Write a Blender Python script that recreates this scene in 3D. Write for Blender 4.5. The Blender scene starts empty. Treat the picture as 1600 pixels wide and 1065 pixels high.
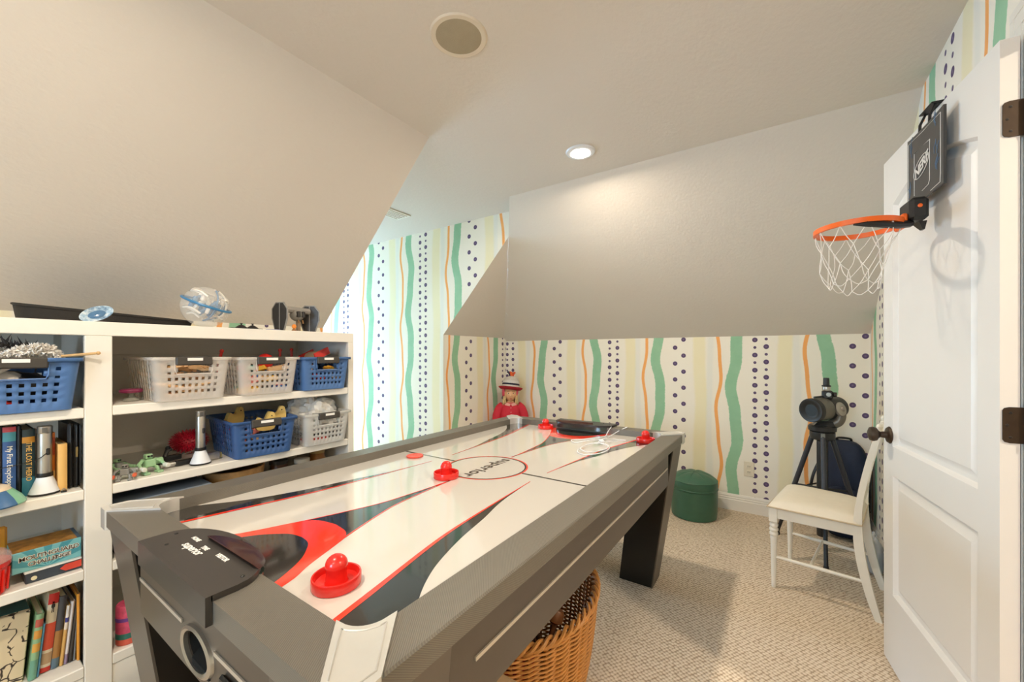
import bpy, bmesh, math, random
from mathutils import Matrix, Vector, Euler
R = math.radians
random.seed(7)
scn = bpy.context.scene
C = scn.collection

# ------------------------------------------------------------------ camera, world, exposure
cam_d = bpy.data.cameras.new('camera'); cam = bpy.data.objects.new('camera', cam_d); C.objects.link(cam)
cam_d.sensor_width = 36; cam_d.lens = 627.14 / 1600 * 36; cam_d.shift_y = 19.75 / 1600; cam_d.clip_start = .02
cam.location = (0, 0, 1.25); cam.rotation_euler = (R(90), 0, .5941)
scn.camera = cam
scn.view_settings.view_transform = 'Standard'; scn.view_settings.look = 'None'
scn.view_settings.gamma = 1; scn.view_settings.use_curve_mapping = False
scn.view_settings.exposure = -0.1
scn.cycles.use_denoising = True; scn.cycles.max_bounces = 8; scn.cycles.diffuse_bounces = 5
scn.cycles.use_adaptive_sampling = True; scn.cycles.adaptive_threshold = .025
scn.cycles.transparent_max_bounces = 16; scn.cycles.sample_clamp_indirect = 6
scn.cycles.caustics_reflective = False; scn.cycles.caustics_refractive = False
SKY = 34.0          # daylight through the dormer window
CAN = 20.0          # watts of each ceiling can
HALL_FILL = 40.0  # power of the added hall fill lamp, out of view
W = bpy.data.worlds.new('world'); scn.world = W; W.use_nodes = True
bg = W.node_tree.nodes['Background']; bg.inputs[0].default_value = (.45, .71, 1, 1); bg.inputs[1].default_value = SKY

# ------------------------------------------------------------------ helpers
def lin(c):
    if isinstance(c, str):
        c = [int(c[i:i + 2], 16) / 255 for i in (0, 2, 4)]
    return tuple((x / 12.92 if x <= .04045 else ((x + .055) / 1.055) ** 2.4) for x in c) + (1,)

class NB:
    """tiny node builder"""
    def __init__(s, m):
        m.use_nodes = True; s.t = m.node_tree; s.n = s.t.nodes; s.l = s.t.links
        s.bsdf = s.n['Principled BSDF']; s.out = s.n['Material Output']
    def val(s, sock, v):
        if hasattr(v, 'is_output'): s.l.new(v, sock)
        else: sock.default_value = v
    def m(s, op, a, b=None, c=None):
        n = s.n.new('ShaderNodeMath'); n.operation = op
        for i, v in enumerate((a, b, c)):
            if v is not None: s.val(n.inputs[i], v)
        return n.outputs[0]
    def mix(s, f, a, b, mode='MIX'):
        n = s.n.new('ShaderNodeMix'); n.data_type = 'RGBA'; n.blend_type = mode
        s.val(n.inputs[0], f); s.val(n.inputs[6], a); s.val(n.inputs[7], b)
        return n.outputs[2]
    def coord(s, kind='Object'):
        return s.n.new('ShaderNodeTexCoord').outputs[kind]
    def noise(s, scale, detail=3, vec=None, rough=.5):
        n = s.n.new('ShaderNodeTexNoise'); n.inputs['Scale'].default_value = scale; n.inputs['Detail'].default_value = detail
        n.inputs['Roughness'].default_value = rough
        s.l.new(vec if vec is not None else s.coord(), n.inputs['Vector']); return n.outputs[0]
    def mapping(s, scale=(1, 1, 1), rot=(0, 0, 0), loc=(0, 0, 0), vec=None):
        n = s.n.new('ShaderNodeMapping'); n.inputs['Scale'].default_value = scale; n.inputs['Rotation'].default_value = rot
        n.inputs['Location'].default_value = loc
        s.l.new(vec if vec is not None else s.coord(), n.inputs[0]); return n.outputs[0]
    def ramp(s, f, stops):
        n = s.n.new('ShaderNodeValToRGB'); e = n.color_ramp.elements
        while len(e) < len(stops): e.new(.5)
        for i, (p, c) in enumerate(stops): e[i].position = p; e[i].color = lin(c) if isinstance(c, str) else c
        s.l.new(f, n.inputs[0]); return n.outputs[0]
    def step(s, d, edge, soft):
        """1 inside (d<edge), soft falloff"""
        n = s.n.new('ShaderNodeMapRange'); n.interpolation_type = 'SMOOTHSTEP'
        s.val(n.inputs[0], d); n.inputs[1].default_value = edge + soft; n.inputs[2].default_value = max(edge - soft, 0)
        n.inputs[3].default_value = 0; n.inputs[4].default_value = 1
        return n.outputs[0]
    def bump(s, h, strength, dist=.002):
        n = s.n.new('ShaderNodeBump'); n.inputs['Strength'].default_value = strength; n.inputs['Distance'].default_value = dist
        s.l.new(h, n.inputs['Height']); s.l.new(n.outputs[0], s.bsdf.inputs['Normal'])

MATS = {}
def mat(name, col, rough=.5, metal=0., spec=.5, var=.06, vs=25, bump=None, coat=0, trans=0, alpha=None):
    if name in MATS: return MATS[name]
    m = bpy.data.materials.new(name); b = NB(m); p = b.bsdf
    c = lin(col)
    if var:
        f = b.noise(vs, 3)
        dk = tuple(max(0, x * (1 - var * 2)) for x in c[:3]) + (1,); lt = tuple(min(1, x * (1 + var)) for x in c[:3]) + (1,)
        b.val(p.inputs['Base Color'], b.mix(f, dk, lt))
    else: p.inputs['Base Color'].default_value = c
    p.inputs['Roughness'].default_value = rough; p.inputs['Metallic'].default_value = metal
    p.inputs['Specular IOR Level'].default_value = spec
    if coat: p.inputs['Coat Weight'].default_value = coat; p.inputs['Coat Roughness'].default_value = .05
    if trans: p.inputs['Transmission Weight'].default_value = trans
    if bump: b.bump(b.noise(bump[0], 2), bump[1], bump[2] if len(bump) > 2 else .002)
    if alpha is not None:
        t = b.n.new('ShaderNodeBsdfTransparent'); mx = b.n.new('ShaderNodeMixShader'); mx.inputs[0].default_value = alpha
        b.l.new(t.outputs[0], mx.inputs[1]); b.l.new(p.outputs[0], mx.inputs[2]); b.l.new(mx.outputs[0], b.out.inputs[0])
    MATS[name] = m; return m

class MB:
    """mesh builder: collects geometry of ONE mesh"""
    def __init__(s): s.v = []; s.f = []
    def add(s, vs, fs, M=None):
        k = len(s.v)
        s.v += [tuple(M @ Vector(v)) if M is not None else tuple(v) for v in vs]
        s.f += [tuple(i + k for i in f) for f in fs]; return s
    def box(s, x0, x1, y0, y1, z0, z1, M=None):
        return s.add([(x, y, z) for x in (x0, x1) for y in (y0, y1) for z in (z0, z1)],
                     [(0, 1, 3, 2), (4, 6, 7, 5), (0, 4, 5, 1), (2, 3, 7, 6), (0, 2, 6, 4), (1, 5, 7, 3)], M)
    def hexa(s, lo, hi):
        """lo, hi: 4 points each, counter-clockwise from above"""
        return s.add(list(lo) + list(hi), [(3, 2, 1, 0), (4, 5, 6, 7), (0, 1, 5, 4), (1, 2, 6, 5), (2, 3, 7, 6), (3, 0, 4, 7)])
    def rbox(s, x0, x1, y0, y1, z0, z1, r=.004, M=None):
        r = min(r, (x1 - x0) / 2.01, (y1 - y0) / 2.01, (z1 - z0) / 2.01)
        pts = []
        for x, dx in ((x0, r), (x1, -r)):
            for y, dy in ((y0, r), (y1, -r)):
                for z, dz in ((z0, r), (z1, -r)):
                    pts += [(x, y + dy, z + dz), (x + dx, y, z + dz), (x + dx, y + dy, z)]
        return s.hull(pts, M)
    def hull(s, pts, M=None):
        bm = bmesh.new(); [bm.verts.new(p) for p in pts]
        bmesh.ops.convex_hull(bm, input=bm.verts[:])
        bmesh.ops.dissolve_limit(bm, angle_limit=.01, verts=bm.verts[:], edges=bm.edges[:])
        bm.verts.index_update()
        s.add([v.co[:] for v in bm.verts], [[v.index for v in f.verts] for f in bm.faces], M); bm.free(); return s
    def tube(s, pts, r, seg=8, closed=False, M=None):
        pts = [Vector(p) for p in pts]; n = len(pts); rs = r if isinstance(r, (list, tuple)) else [r] * n
        vs = []; fs = []; up = None
        for i, p in enumerate(pts):
            a = pts[i - 1] if (i or closed) else p; b = pts[(i + 1) % n] if (i < n - 1 or closed) else p
            t = (b - a).normalized()
            if up is None:
                up = Vector((0, 0, 1)) if abs(t.z) < .9 else Vector((1, 0, 0))
            u = up - t * up.dot(t)
            u = u.normalized() if u.length > 1e-6 else t.orthogonal().normalized()
            up = u; w = t.cross(u)
            vs += [p + (u * math.cos(2 * math.pi * k / seg) + w * math.sin(2 * math.pi * k / seg)) * rs[i] for k in range(seg)]
        for i in range(n if closed else n - 1):
            for k in range(seg):
                a = i * seg + k; b = i * seg + (k + 1) % seg; j = ((i + 1) % n) * seg
                fs.append((a, b, j + (k + 1) % seg, j + k))
        if not closed: fs += [tuple(range(seg))[::-1], tuple((n - 1) * seg + k for k in range(seg))]
        return s.add(vs, fs, M)
    def lathe(s, prof, seg=24, M=None, a0=0, a1=2 * math.pi, sx=1, sy=1, caps=True):
        full = abs(a1 - a0 - 2 * math.pi) < 1e-6; ns = seg if full else seg + 1
        vs = []; fs = []
        for r, z in prof:
            vs += [(r * math.cos(a0 + (a1 - a0) * k / seg) * sx, r * math.sin(a0 + (a1 - a0) * k / seg) * sy, z) for k in range(ns)]
        for i in range(len(prof) - 1):
            for k in range(seg):
                k2 = (k + 1) % ns
                fs.append((i * ns + k, i * ns + k2, (i + 1) * ns + k2, (i + 1) * ns + k))
        if full and caps:
            if prof[0][0] > 1e-5: fs.append(tuple(range(ns))[::-1])
            if prof[-1][0] > 1e-5: fs.append(tuple((len(prof) - 1) * ns + k for k in range(ns)))
        return s.add(vs, fs, M)
    def sphere(s, c, r, seg=16, rings=10, sc=(1, 1, 1), M=None):
        pr = [(max(1e-4, r * math.sin(math.pi * i / rings)), -r * math.cos(math.pi * i / rings)) for i in range(rings + 1)]
        T = Matrix.Translation(c) @ Matrix.Diagonal((*sc, 1))
        return s.lathe(pr, seg, (M @ T) if M is not None else T)
    def prism(s, poly, z0, z1, M=None):
        n = len(poly)
        return s.add([(x, y, z0) for x, y in poly] + [(x, y, z1) for x, y in poly],
                     [tuple(range(n))[::-1], tuple(range(n, 2 * n))] + [(i, (i + 1) % n, n + (i + 1) % n, n + i) for i in range(n)], M)
    def poly(s, pts, M=None): return s.add(pts, [tuple(range(len(pts)))], M)
    def grid(s, nx, ny, fn, M=None):
        return s.add([fn(i / nx, j / ny) for j in range(ny + 1) for i in range(nx + 1)],
                     [(j * (nx + 1) + i, j * (nx + 1) + i + 1, (j + 1) * (nx + 1) + i + 1, (j + 1) * (nx + 1) + i) for j in range(ny) for i in range(nx)], M)
    def mesh(s, name, ang=35):
        me = bpy.data.meshes.new(name); me.from_pydata(s.v, [], s.f)
        bm = bmesh.new(); bm.from_mesh(me); bmesh.ops.remove_doubles(bm, verts=bm.verts[:], dist=1e-5)
        bmesh.ops.recalc_face_normals(bm, faces=bm.faces[:]); bm.to_mesh(me); bm.free()
        if ang:
            me.shade_smooth(); me.set_sharp_from_angle(angle=R(ang))
        return me
    def build(s, name, m, parent=None, ang=35, loc=None, rot=None, solid=0, sub=0, off=-1):
        o = bpy.data.objects.new(name, s.mesh(name, ang)); C.objects.link(o)
        o.data.materials.append(m)
        if parent: o.parent = parent
        if loc: o.location = loc
        if rot: o.rotation_euler = rot
        if solid:
            d = o.modifiers.new('solid', 'SOLIDIFY'); d.thickness = solid; d.offset = off
        if sub:
            d = o.modifiers.new('sub', 'SUBSURF'); d.levels = sub; d.render_levels = sub
        return o

def tag(o, label, cat, group=None):
    o['label'] = label; o['category'] = cat
    if group: o['group'] = group
    return o
def thing(name, label, cat, loc=(0, 0, 0), rz=0, group=None, rot=None):
    o = bpy.data.objects.new(name, None); C.objects.link(o); o.location = loc
    o.rotation_euler = rot if rot else (0, 0, rz); o.empty_display_size = .05
    return tag(o, label, cat, group)
def struct(o): o['kind'] = 'structure'; return o
def copy_tree(o, parent=None):
    c = o.copy(); C.objects.link(c)
    if parent: c.parent = parent
    for ch in list(o.children): copy_tree(ch, c)
    return c
def share(src, name, parent, loc=(0, 0, 0), rot=(0, 0, 0), sc=None):
    o = bpy.data.objects.new(name, src.data); C.objects.link(o); o.parent = parent; o.location = loc; o.rotation_euler = rot
    if sc: o.scale = sc
    return o
def text(name, s, size, m, parent, M, depth=.0003, spacing=1, shear=0, bold=0):
    cu = bpy.data.curves.new('t', 'FONT'); cu.body = s; cu.size = size; cu.align_x = 'CENTER'; cu.align_y = 'CENTER'
    cu.extrude = depth; cu.resolution_u = 3; cu.space_character = spacing; cu.shear = shear; cu.offset = bold
    t = bpy.data.objects.new('t', cu); C.objects.link(t)
    dg = bpy.context.evaluated_depsgraph_get(); dg.update()
    me = bpy.data.meshes.new_from_object(t.evaluated_get(dg)); me.name = name
    bpy.data.objects.remove(t); bpy.data.curves.remove(cu)
    me.transform(M); me.materials.clear(); me.materials.append(m)
    o = bpy.data.objects.new(name, me); C.objects.link(o); o.parent = parent; return o
def frame(o, x, y):
    """matrix from origin and two axis directions"""
    x = Vector(x).normalized(); y = Vector(y).normalized(); z = x.cross(y)
    return Matrix(((x.x, y.x, z.x, o[0]), (x.y, y.y, z.y, o[1]), (x.z, y.z, z.z, o[2]), (0, 0, 0, 1)))
def T(x, y, z): return Matrix.Translation((x, y, z))
def bez(p, n=10):
    """Catmull-Rom through points"""
    p = [Vector(q) for q in p]; out = []
    for i in range(len(p) - 1):
        a = p[i - 1] if i else p[0] * 2 - p[1]; b, c = p[i], p[i + 1]; d = p[i + 2] if i + 2 < len(p) else c * 2 - b
        for k in range(n):
            t = k / n
            out.append(.5 * ((2 * b) + (c - a) * t + (2 * a - 5 * b + 4 * c - d) * t * t + (3 * b - a - 3 * c + d) * t ** 3))
    return out + [p[-1]]

# ------------------------------------------------------------------ shared materials
M_white = mat('white_paint', 'ebe6dc', .45, var=.015, vs=6)
M_door = mat('door_paint', 'e6e3de', .4, var=.01, vs=5)
M_black = mat('black_plastic', '1c1b1a', .42)
M_dark = mat('dark_metal', '2b2928', .38, .3)
M_chrome = mat('satin_chrome', 'd6d3cd', .34, .4, var=.03)
M_silver = mat('silver_metal', 'bdb9b2', .3, .9, var=.03)
M_bronze = mat('oil_bronze', '473a2e', .42, .55, var=.12, vs=60)
M_red = mat('red_plastic', 'e0271f', .25, coat=.3, var=.03)
M_blue = mat('blue_plastic', '4a70a5', .42, var=.04)
M_clear = mat('clear_plastic', 'f2ece4', .22, alpha=.36, var=.02)
M_label = mat('paper_label', 'f2f0ea', .6, var=.02)
M_wood = mat('pale_wood', 'd9b078', .55, var=.18, vs=14)
M_whitepl = mat('white_plastic', 'e4e6ea', .35, var=.02)

def wall_paint(name, axis, sign, s0, Pd=.607):
    m = bpy.data.materials.new(name); b = NB(m)
    sep = b.n.new('ShaderNodeSeparateXYZ'); b.l.new(b.coord('Object'), sep.inputs[0])
    z = sep.outputs[2]
    s = b.m('SUBTRACT', b.m('MULTIPLY', sep.outputs[axis], sign), s0)
    wash = b.noise(9, 4); fine = b.noise(60, 2)
    col = b.mix(b.noise(2.5, 3), lin('f3ecdc'), lin('f6f1e6'))
    def stripe(off, half, amp, freq, c1, c2, soft, seed, strength=1.):
        ss = b.m('SUBTRACT', s, off)
        cell = b.m('FLOOR', b.m('ADD', b.m('DIVIDE', ss, Pd), .5))
        loc = b.m('SUBTRACT', ss, b.m('MULTIPLY', cell, Pd))
        ph = b.m('MULTIPLY', b.m('ADD', cell, seed), 2.3)
        w1 = b.m('MULTIPLY', b.m('SINE', b.m('ADD', b.m('MULTIPLY', z, freq), ph)), amp)
        w2 = b.m('MULTIPLY', b.m('SINE', b.m('ADD', b.m('MULTIPLY', z, freq * 2.2), b.m('MULTIPLY', ph, 1.7))), amp * .3)
        rag = b.m('MULTIPLY', b.m('SUBTRACT', fine, .5), half * .25)
        d = b.m('ABSOLUTE', b.m('SUBTRACT', loc, b.m('ADD', b.m('ADD', w1, w2), rag)))
        k = b.m('MULTIPLY', b.step(d, half, soft), strength)
        return k, b.mix(wash, c1, c2), cell
    for args in ((-.252, .046, .008, 6, lin('efe2a8'), lin('f0e6bb'), .012, 3, .6),
                 (-.178, .022, .006, 5, lin('dfe6e2'), lin('e8e4dc'), .012, 5, .5),
                 (-.112, .0125, .017, 8.5, lin('f7a04a'), lin('f9b463'), .002, 1, .95),
                 (0., .041, .020, 9.0, lin('7ab68e'), lin('9fcdaa'), .003, 0, .95)):
        k, c, cell = stripe(*args); col = b.mix(k, col, c)
    # dots: the column pair right of each green band alternates between two kinds
    cell = b.m('FLOOR', b.m('DIVIDE', s, Pd)); loc = b.m('SUBTRACT', s, b.m('MULTIPLY', cell, Pd))
    par = b.m('FLOORED_MODULO', cell, 2.)
    def dots(cx, sp, off, r):
        dx = b.m('SUBTRACT', loc, cx)
        fr = b.m('FRACT', b.m('ADD', b.m('DIVIDE', z, sp), off))
        dz = b.m('MULTIPLY', b.m('SUBTRACT', fr, .5), sp)
        return b.m('SQRT', b.m('ADD', b.m('MULTIPLY', dx, dx), b.m('MULTIPLY', dz, dz))), r
    masks = []
    for grp, lst in ((0., [(.140, .137, .0, .0185), (.208, .137, .5, .0185)]),
                     (1., [(.142, .118, .0, .0185), (.142, .118, .5, .0105), (.217, .118, .45, .0185), (.217, .118, .95, .0105)])):
        on = b.m('COMPARE', par, grp, .1)
        for a in lst:
            d, r = dots(*a)
            k = b.m('MULTIPLY', b.step(d, r, .0012), on)
            inner = b.m('MULTIPLY', b.step(d, r * .35, r * .2), .35)
            col = b.mix(k, col, b.mix(inner, lin('57456b'), lin('9a8aa6')))
    b.val(b.bsdf.inputs['Base Color'], col); b.bsdf.inputs['Roughness'].default_value = .75
    b.bump(b.noise(130, 2), .12, .002)
    return m

def plaster(name, col, k=.3):
    m = bpy.data.materials.new(name); b = NB(m)
    b.val(b.bsdf.inputs['Base Color'], b.mix(b.noise(1.6, 3), lin(col), tuple(x * .97 for x in lin(col)[:3]) + (1,)))
    b.bsdf.inputs['Roughness'].default_value = .8
    b.bump(b.noise(70, 3, b.mapping((1, .6, 1))), k, .004)
    return m
M_ceil = plaster('ceiling_plaster', 'dbd2c7', .35)
M_plain = plaster('hall_plaster', 'd8cdbb', .2)

def carpet():
    m = bpy.data.materials.new('carpet'); b = NB(m)
    v = b.mapping((68, 68, 68), (0, 0, R(33)))
    vo = b.n.new('ShaderNodeTexVoronoi'); b.l.new(v, vo.inputs['Vector']); vo.inputs['Scale'].default_value = 1; vo.inputs['Randomness'].default_value = .3
    f = vo.outputs['Distance']
    c = b.ramp(f, [(.1, 'eee0ce'), (.45, 'dfccb4'), (.62, 'ab957d')])
    c = b.mix(b.m('MULTIPLY', b.noise(5, 3), .2), c, lin('d3bda4'))
    b.val(b.bsdf.inputs['Base Color'], c); b.bsdf.inputs['Roughness'].default_value = .95
    b.bsdf.inputs['Specular IOR Level'].default_value = .1
    b.bump(b.m('SUBTRACT', 1., f), .6, .008)
    return m
M_carpet = carpet()

# ------------------------------------------------------------------ the room shell
XL, XR, YF, YB, CZ = -2.55, .497, 3.66, -2.3, 2.394
K, ZL, YC, XC, YN, YD, XE = 1.388, 1.4207, 2.4126, -1.5554, 1.516, 2.664, -5.3
HX, HZ, XC2 = -1.833, 2.1915, -1.652         # where hip meets the dormer's far side
P_far = wall_paint('stripes_far', 0, 1., -.325 - .588, .588)
P_cheek = wall_paint('stripes_cheek', 0, 1., -2.993 - .607)
P_left = wall_paint('stripes_left', 1, 1., 2.842)
P_right = wall_paint('stripes_right', 1, -1., -2.267 - .607)
def face(name, pts, m, kind=True):
    o = MB().poly(pts).build(name, m, ang=0); struct(o); return o
floor = MB().box(XE - .05, 1.9, YB, YF, -.06, 0).build('floor', M_carpet, ang=0); struct(floor)
DY0, DY1, DZ = .70, 1.508, 2.045     # doorway in the right wall
face('wall_far', [(XL, YF, 0), (XR, YF, 0), (XR, YF, K), (XL, YF, K)], P_far)
face('wall_left', [(XL, YB, 0), (XL, YN, 0), (XL, YN, ZL), (XL, YB, ZL)], P_left)
face('wall_left_far', [(XL, YD, 0), (XL, YF, 0), (XL, YF, K), (XL, YF - .04, ZL), (XL, YD, ZL)], P_left)
face('wall_dormer_far', [(XE, YD, 0), (XL, YD, 0), (XL, YD, ZL), (HX, YD, HZ), (XC2, YD, CZ), (XE, YD, CZ)], P_cheek)
face('wall_dormer_near', [(XE, YN, 0), (XL, YN, 0), (XL, YN, ZL), (XC, YN, CZ), (XE, YN, CZ)], P_cheek)
wr = MB()
wr.poly([(XR, DY1, 0), (XR, YF, 0), (XR, YF, K), (XR, YC, CZ), (XR, DY1, CZ)])
wr.poly([(XR, DY0, DZ), (XR, DY1, DZ), (XR, DY1, CZ), (XR, DY0, CZ)])
wr.poly([(XR, YB, 0), (XR, DY0, 0), (XR, DY0, CZ), (XR, YB, CZ)])
struct(wr.build('wall_right', P_right, ang=0))
NX0, NX1, NZ0, NZ1 = -1.05, -.25, .9, 1.85     # added window behind the camera, unseen, for fill daylight
wn_ = MB()
wn_.poly([(XL, YB, 0), (NX0, YB, 0), (NX0, YB, CZ), (XC, YB, CZ), (XL, YB, ZL)])
wn_.poly([(NX1, YB, 0), (XR, YB, 0), (XR, YB, CZ), (NX1, YB, CZ)])
wn_.poly([(NX0, YB, 0), (NX1, YB, 0), (NX1, YB, NZ0), (NX0, YB, NZ0)]); wn_.poly([(NX0, YB, NZ1), (NX1, YB, NZ1), (NX1, YB, CZ), (NX0, YB, CZ)])
struct(wn_.build('wall_near', P_far, ang=0))
cl = MB()
cl.poly([(XC, YB, CZ), (XR, YB, CZ), (XR, YC, CZ), (XC, YC, CZ)])
cl.poly([(XE, YN, CZ), (XC, YN, CZ), (XC, YD, CZ), (XE, YD, CZ)])
struct(cl.build('ceiling', M_ceil, ang=0))
face('ceiling_slope_left', [(XL, YB, ZL), (XL, YN, ZL), (XC, YN, CZ), (XC, YB, CZ)], M_ceil)
sc3 = MB(); sc3.poly([(XL, YD, ZL), (XL, YF - .04, ZL), (HX, YD, HZ)]); sc3.poly([(XL, YF - .04, ZL), (XL, YF, K), (HX, YD, HZ)])
struct(sc3.build('ceiling_slope_corner', M_ceil, ang=40))
sf = MB()
sf.poly([(XL, YF, K), (XR, YF, K), (XR, YC, CZ), (XC2, YC, CZ)])
sf.poly([(HX, YD, HZ), (XC2, YC, CZ), (XC2, YD, CZ)])
struct(sf.build('ceiling_slope_far', M_ceil, ang=0))
# dormer end wall with its window
WY0, WY1, WZ0, WZ1 = 1.60, 2.58, .45, 1.75
we = MB()
for y0, y1, z0, z1 in ((YN, WY0, 0, CZ), (WY1, YD, 0, CZ), (WY0, WY1, 0, WZ0), (WY0, WY1, WZ1, CZ)):
    we.poly([(XE, y0, z0), (XE, y1, z0), (XE, y1, z1), (XE, y0, z1)])
struct(we.build('wall_dormer_end', P_left, ang=0))
win = MB()
for a in ((WY0, WY0 + .05, WZ0, WZ1), (WY1 - .05, WY1, WZ0, WZ1), (WY0, WY1, WZ0, WZ0 + .05), (WY0, WY1, WZ1 - .05, WZ1), (WY0, WY1, 1.08, 1.12)):
    win.box(XE - .06, XE + .02, *a)
wo = struct(win.build('window_1', M_white, ang=0))
M_pane = mat('window_glass', 'ffffff', .02, alpha=.06, var=0)
MB().box(XE - .03, XE - .026, WY0 + .05, WY1 - .05, WZ0 + .05, WZ1 - .05).build('pane', M_pane, wo, ang=0)
pl = bpy.data.lights.new('window_portal', 'AREA'); pl.shape = 'RECTANGLE'; pl.size = WY1 - WY0; pl.size_y = WZ1 - WZ0; pl.cycles.is_portal = True
po = bpy.data.objects.new('window_portal', pl); C.objects.link(po); po.location = (XE - .08, (WY0 + WY1) / 2, (WZ0 + WZ1) / 2); po.rotation_euler = (R(90), 0, R(-90))
win = MB()  # frame of the added fill window
for a in ((NX0, NX0 + .05, NZ0, NZ1), (NX1 - .05, NX1, NZ0, NZ1), (NX0, NX1, NZ0, NZ0 + .05), (NX0, NX1, NZ1 - .05, NZ1), (NX0, NX1, 1.30, 1.34), (-.67, -.63, NZ0, NZ1)):
    win.box(a[0], a[1], YB - .06, YB + .02, a[2], a[3])
wo = struct(win.build('added_window', M_white, ang=0))
MB().box(NX0 + .05, NX1 - .05, YB - .03, YB - .026, NZ0 + .05, NZ1 - .05).build('pane', M_pane, wo, ang=0)
pl = bpy.data.lights.new('window_portal', 'AREA'); pl.shape = 'RECTANGLE'; pl.size = NX1 - NX0; pl.size_y = NZ1 - NZ0; pl.cycles.is_portal = True
po = bpy.data.objects.new('window_portal', pl); C.objects.link(po); po.location = ((NX0 + NX1) / 2, YB - .08, (NZ0 + NZ1) / 2); po.rotation_euler = (R(90), 0, 0)
# hall beyond the doorway
hl = MB()
hx, hy0, hy1 = 1.75, YB, 1.9
hl.poly([(XR + .11, hy1, 0), (hx, hy1, 0), (hx, hy1, CZ), (XR + .11, hy1, CZ)])
hl.poly([(hx, hy0, 0), (hx, hy1, 0), (hx, hy1, CZ), (hx, hy0, CZ)])
hl.poly([(XR + .11, hy0, 0), (hx, hy0, 0), (hx, hy0, CZ), (XR + .11, hy0, CZ)])
hl.poly([(XR, hy0, CZ), (hx, hy0, CZ), (hx, hy1, CZ), (XR, hy1, CZ)])
hl.poly([(XR + .11, DY1, 0), (XR + .11, hy1, 0), (XR + .11, hy1, CZ), (XR + .11, DY1, CZ)])
hl.poly([(XR + .11, hy0, 0), (XR + .11, DY0, 0), (XR + .11, DY0, CZ), (XR + .11, hy0, CZ)])
hl.poly([(XR + .11, DY0, DZ), (XR + .11, DY1, DZ), (XR + .11, DY1, CZ), (XR + .11, DY0, CZ)])
struct(hl.build('wall_hall', M_plain, ang=0))
# door lining and casing
jb = MB()
jb.box(XR - .005, XR + .115, DY1 - .002, DY1 + .018, 0, DZ + .018); jb.box(XR - .005, XR + .115, DY0 - .018, DY0 + .002, 0, DZ + .018)
jb.box(XR - .005, XR + .115, DY0, DY1, DZ - .002, DZ + .018)
struct(jb.build('trim_1', M_white, ang=0))
cs = MB()
cw = .072
for k, (o, t) in enumerate(((0, .005), (.018, .008), (.05, .010))):
    cs.box(XR - t, XR, DY1 + .006 + o, DY1 + .006 + cw, 0, DZ + cw - 0); cs.box(XR - t, XR, DY0 - .006 - cw, DY0 - .006 - o, 0, DZ + cw)
    cs.box(XR - t - .0004, XR, DY0 - .006 - cw, DY1 + .006 + cw, DZ + .006 + o, DZ + .006 + cw)
struct(cs.build('trim_2', M_white, ang=0))
# baseboards with a stepped cap
def baseboard(name, a, b, nrm):
    a, b, n = Vector(a), Vector(b), Vector(nrm); mbb = MB(); h = .127
    prof = [(0, 0), (.016, 0), (.016, .082), (.013, .086), (.013, .098), (.009, .102), (.009, .113), (.004, .127), (0, .127)]
    vs = [tuple(p + n * t + Vector((0, 0, z))) for p in (a, b) for t, z in prof]; k = len(prof)
    mbb.add(vs, [tuple(range(k)), tuple(range(2 * k - 1, k - 1, -1))] + [(i, (i + 1) % k, k + (i + 1) % k, k + i) for i in range(k)])
    struct(mbb.build(name, M_white, ang=0))
baseboard('baseboard_far', (XL, YF, 0), (XR, YF, 0), (0, -1, 0))
baseboard('baseboard_right', (XR, DY1 + .08, 0), (XR, YF, 0), (-1, 0, 0))
baseboard('baseboard_left', (XL, YD, 0), (XL, YF, 0), (1, 0, 0))
baseboard('baseboard_dormer', (XE, YD, 0), (XL, YD, 0), (0, -1, 0))

# ------------------------------------------------------------------ ceiling fixtures
def can_light(x, y, label=None, power=CAN):
    if label: t = thing('recessed_light', label, 'ceiling light', (x, y, CZ))
    else:       # fill lamps added out of view, in room and hall
        t = bpy.data.objects.new('added_fill_lamp', None); C.objects.link(t); t.location = (x, y, CZ); struct(t)
    MB().lathe([(.050, -.001), (.052, -.009), (.060, -.012), (.078, -.008), (.083, 0)], 40, caps=False).build('trim_ring', M_whitepl, t)
    MB().lathe([(.0515, -.009), (.047, -.006), (.041, -.003), (.036, -.001)], 40, caps=False).build('baffle', M_whitepl, t)
    em = MATS.get('can_lens')
    if not em:
        em = bpy.data.materials.new('can_lens'); b = NB(em); b.bsdf.inputs['Emission Color'].default_value = (1, .9, .75, 1); b.bsdf.inputs['Emission Strength'].default_value = 45
        MATS['can_lens'] = em
    MB().lathe([(.047, -.0115), (.042, -.0165), (.028, -.0205), (.0001, -.022)], 32).build('lens', em, t)
    d = bpy.data.lights.new('can_bulb', 'AREA'); d.shape = 'DISK'; d.size = .09; d.energy = power; d.color = (1, .86, .68)
    o = bpy.data.objects.new('can_bulb', d); C.objects.link(o); o.parent = t; o.location = (0, 0, -.026)
    return t
can_light(-.952, 2.103, 'lit round recessed light in the white ceiling')
can_light(-.952, .085); can_light(-.2, -1.3); can_light(1.5, 1.0, None, HALL_FILL)  # unseen fill lamps: two added in the room, one in the hall
t = thing('ceiling_speaker', 'large round ceiling speaker with tan grille and pale rim', 'speaker', (-.97, 1.093, CZ))
MB().lathe([(.082, -.001), (.082, -.004), (.098, -.005), (.1025, -.002), (.1035, 0)], 48).build('rim', mat('speaker_rim', 'ddcfba', .5, var=.02), t)
MB().lathe([(.0825, -.003), (.06, -.0045), (.0001, -.005)], 48).build('grille', mat('speaker_grille', 'a89a80', .6, bump=(500, .4)), t)
t = thing('air_vent', 'white rectangular air vent in the dormer ceiling', 'vent', (-2.64, 2.14, CZ))
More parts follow.
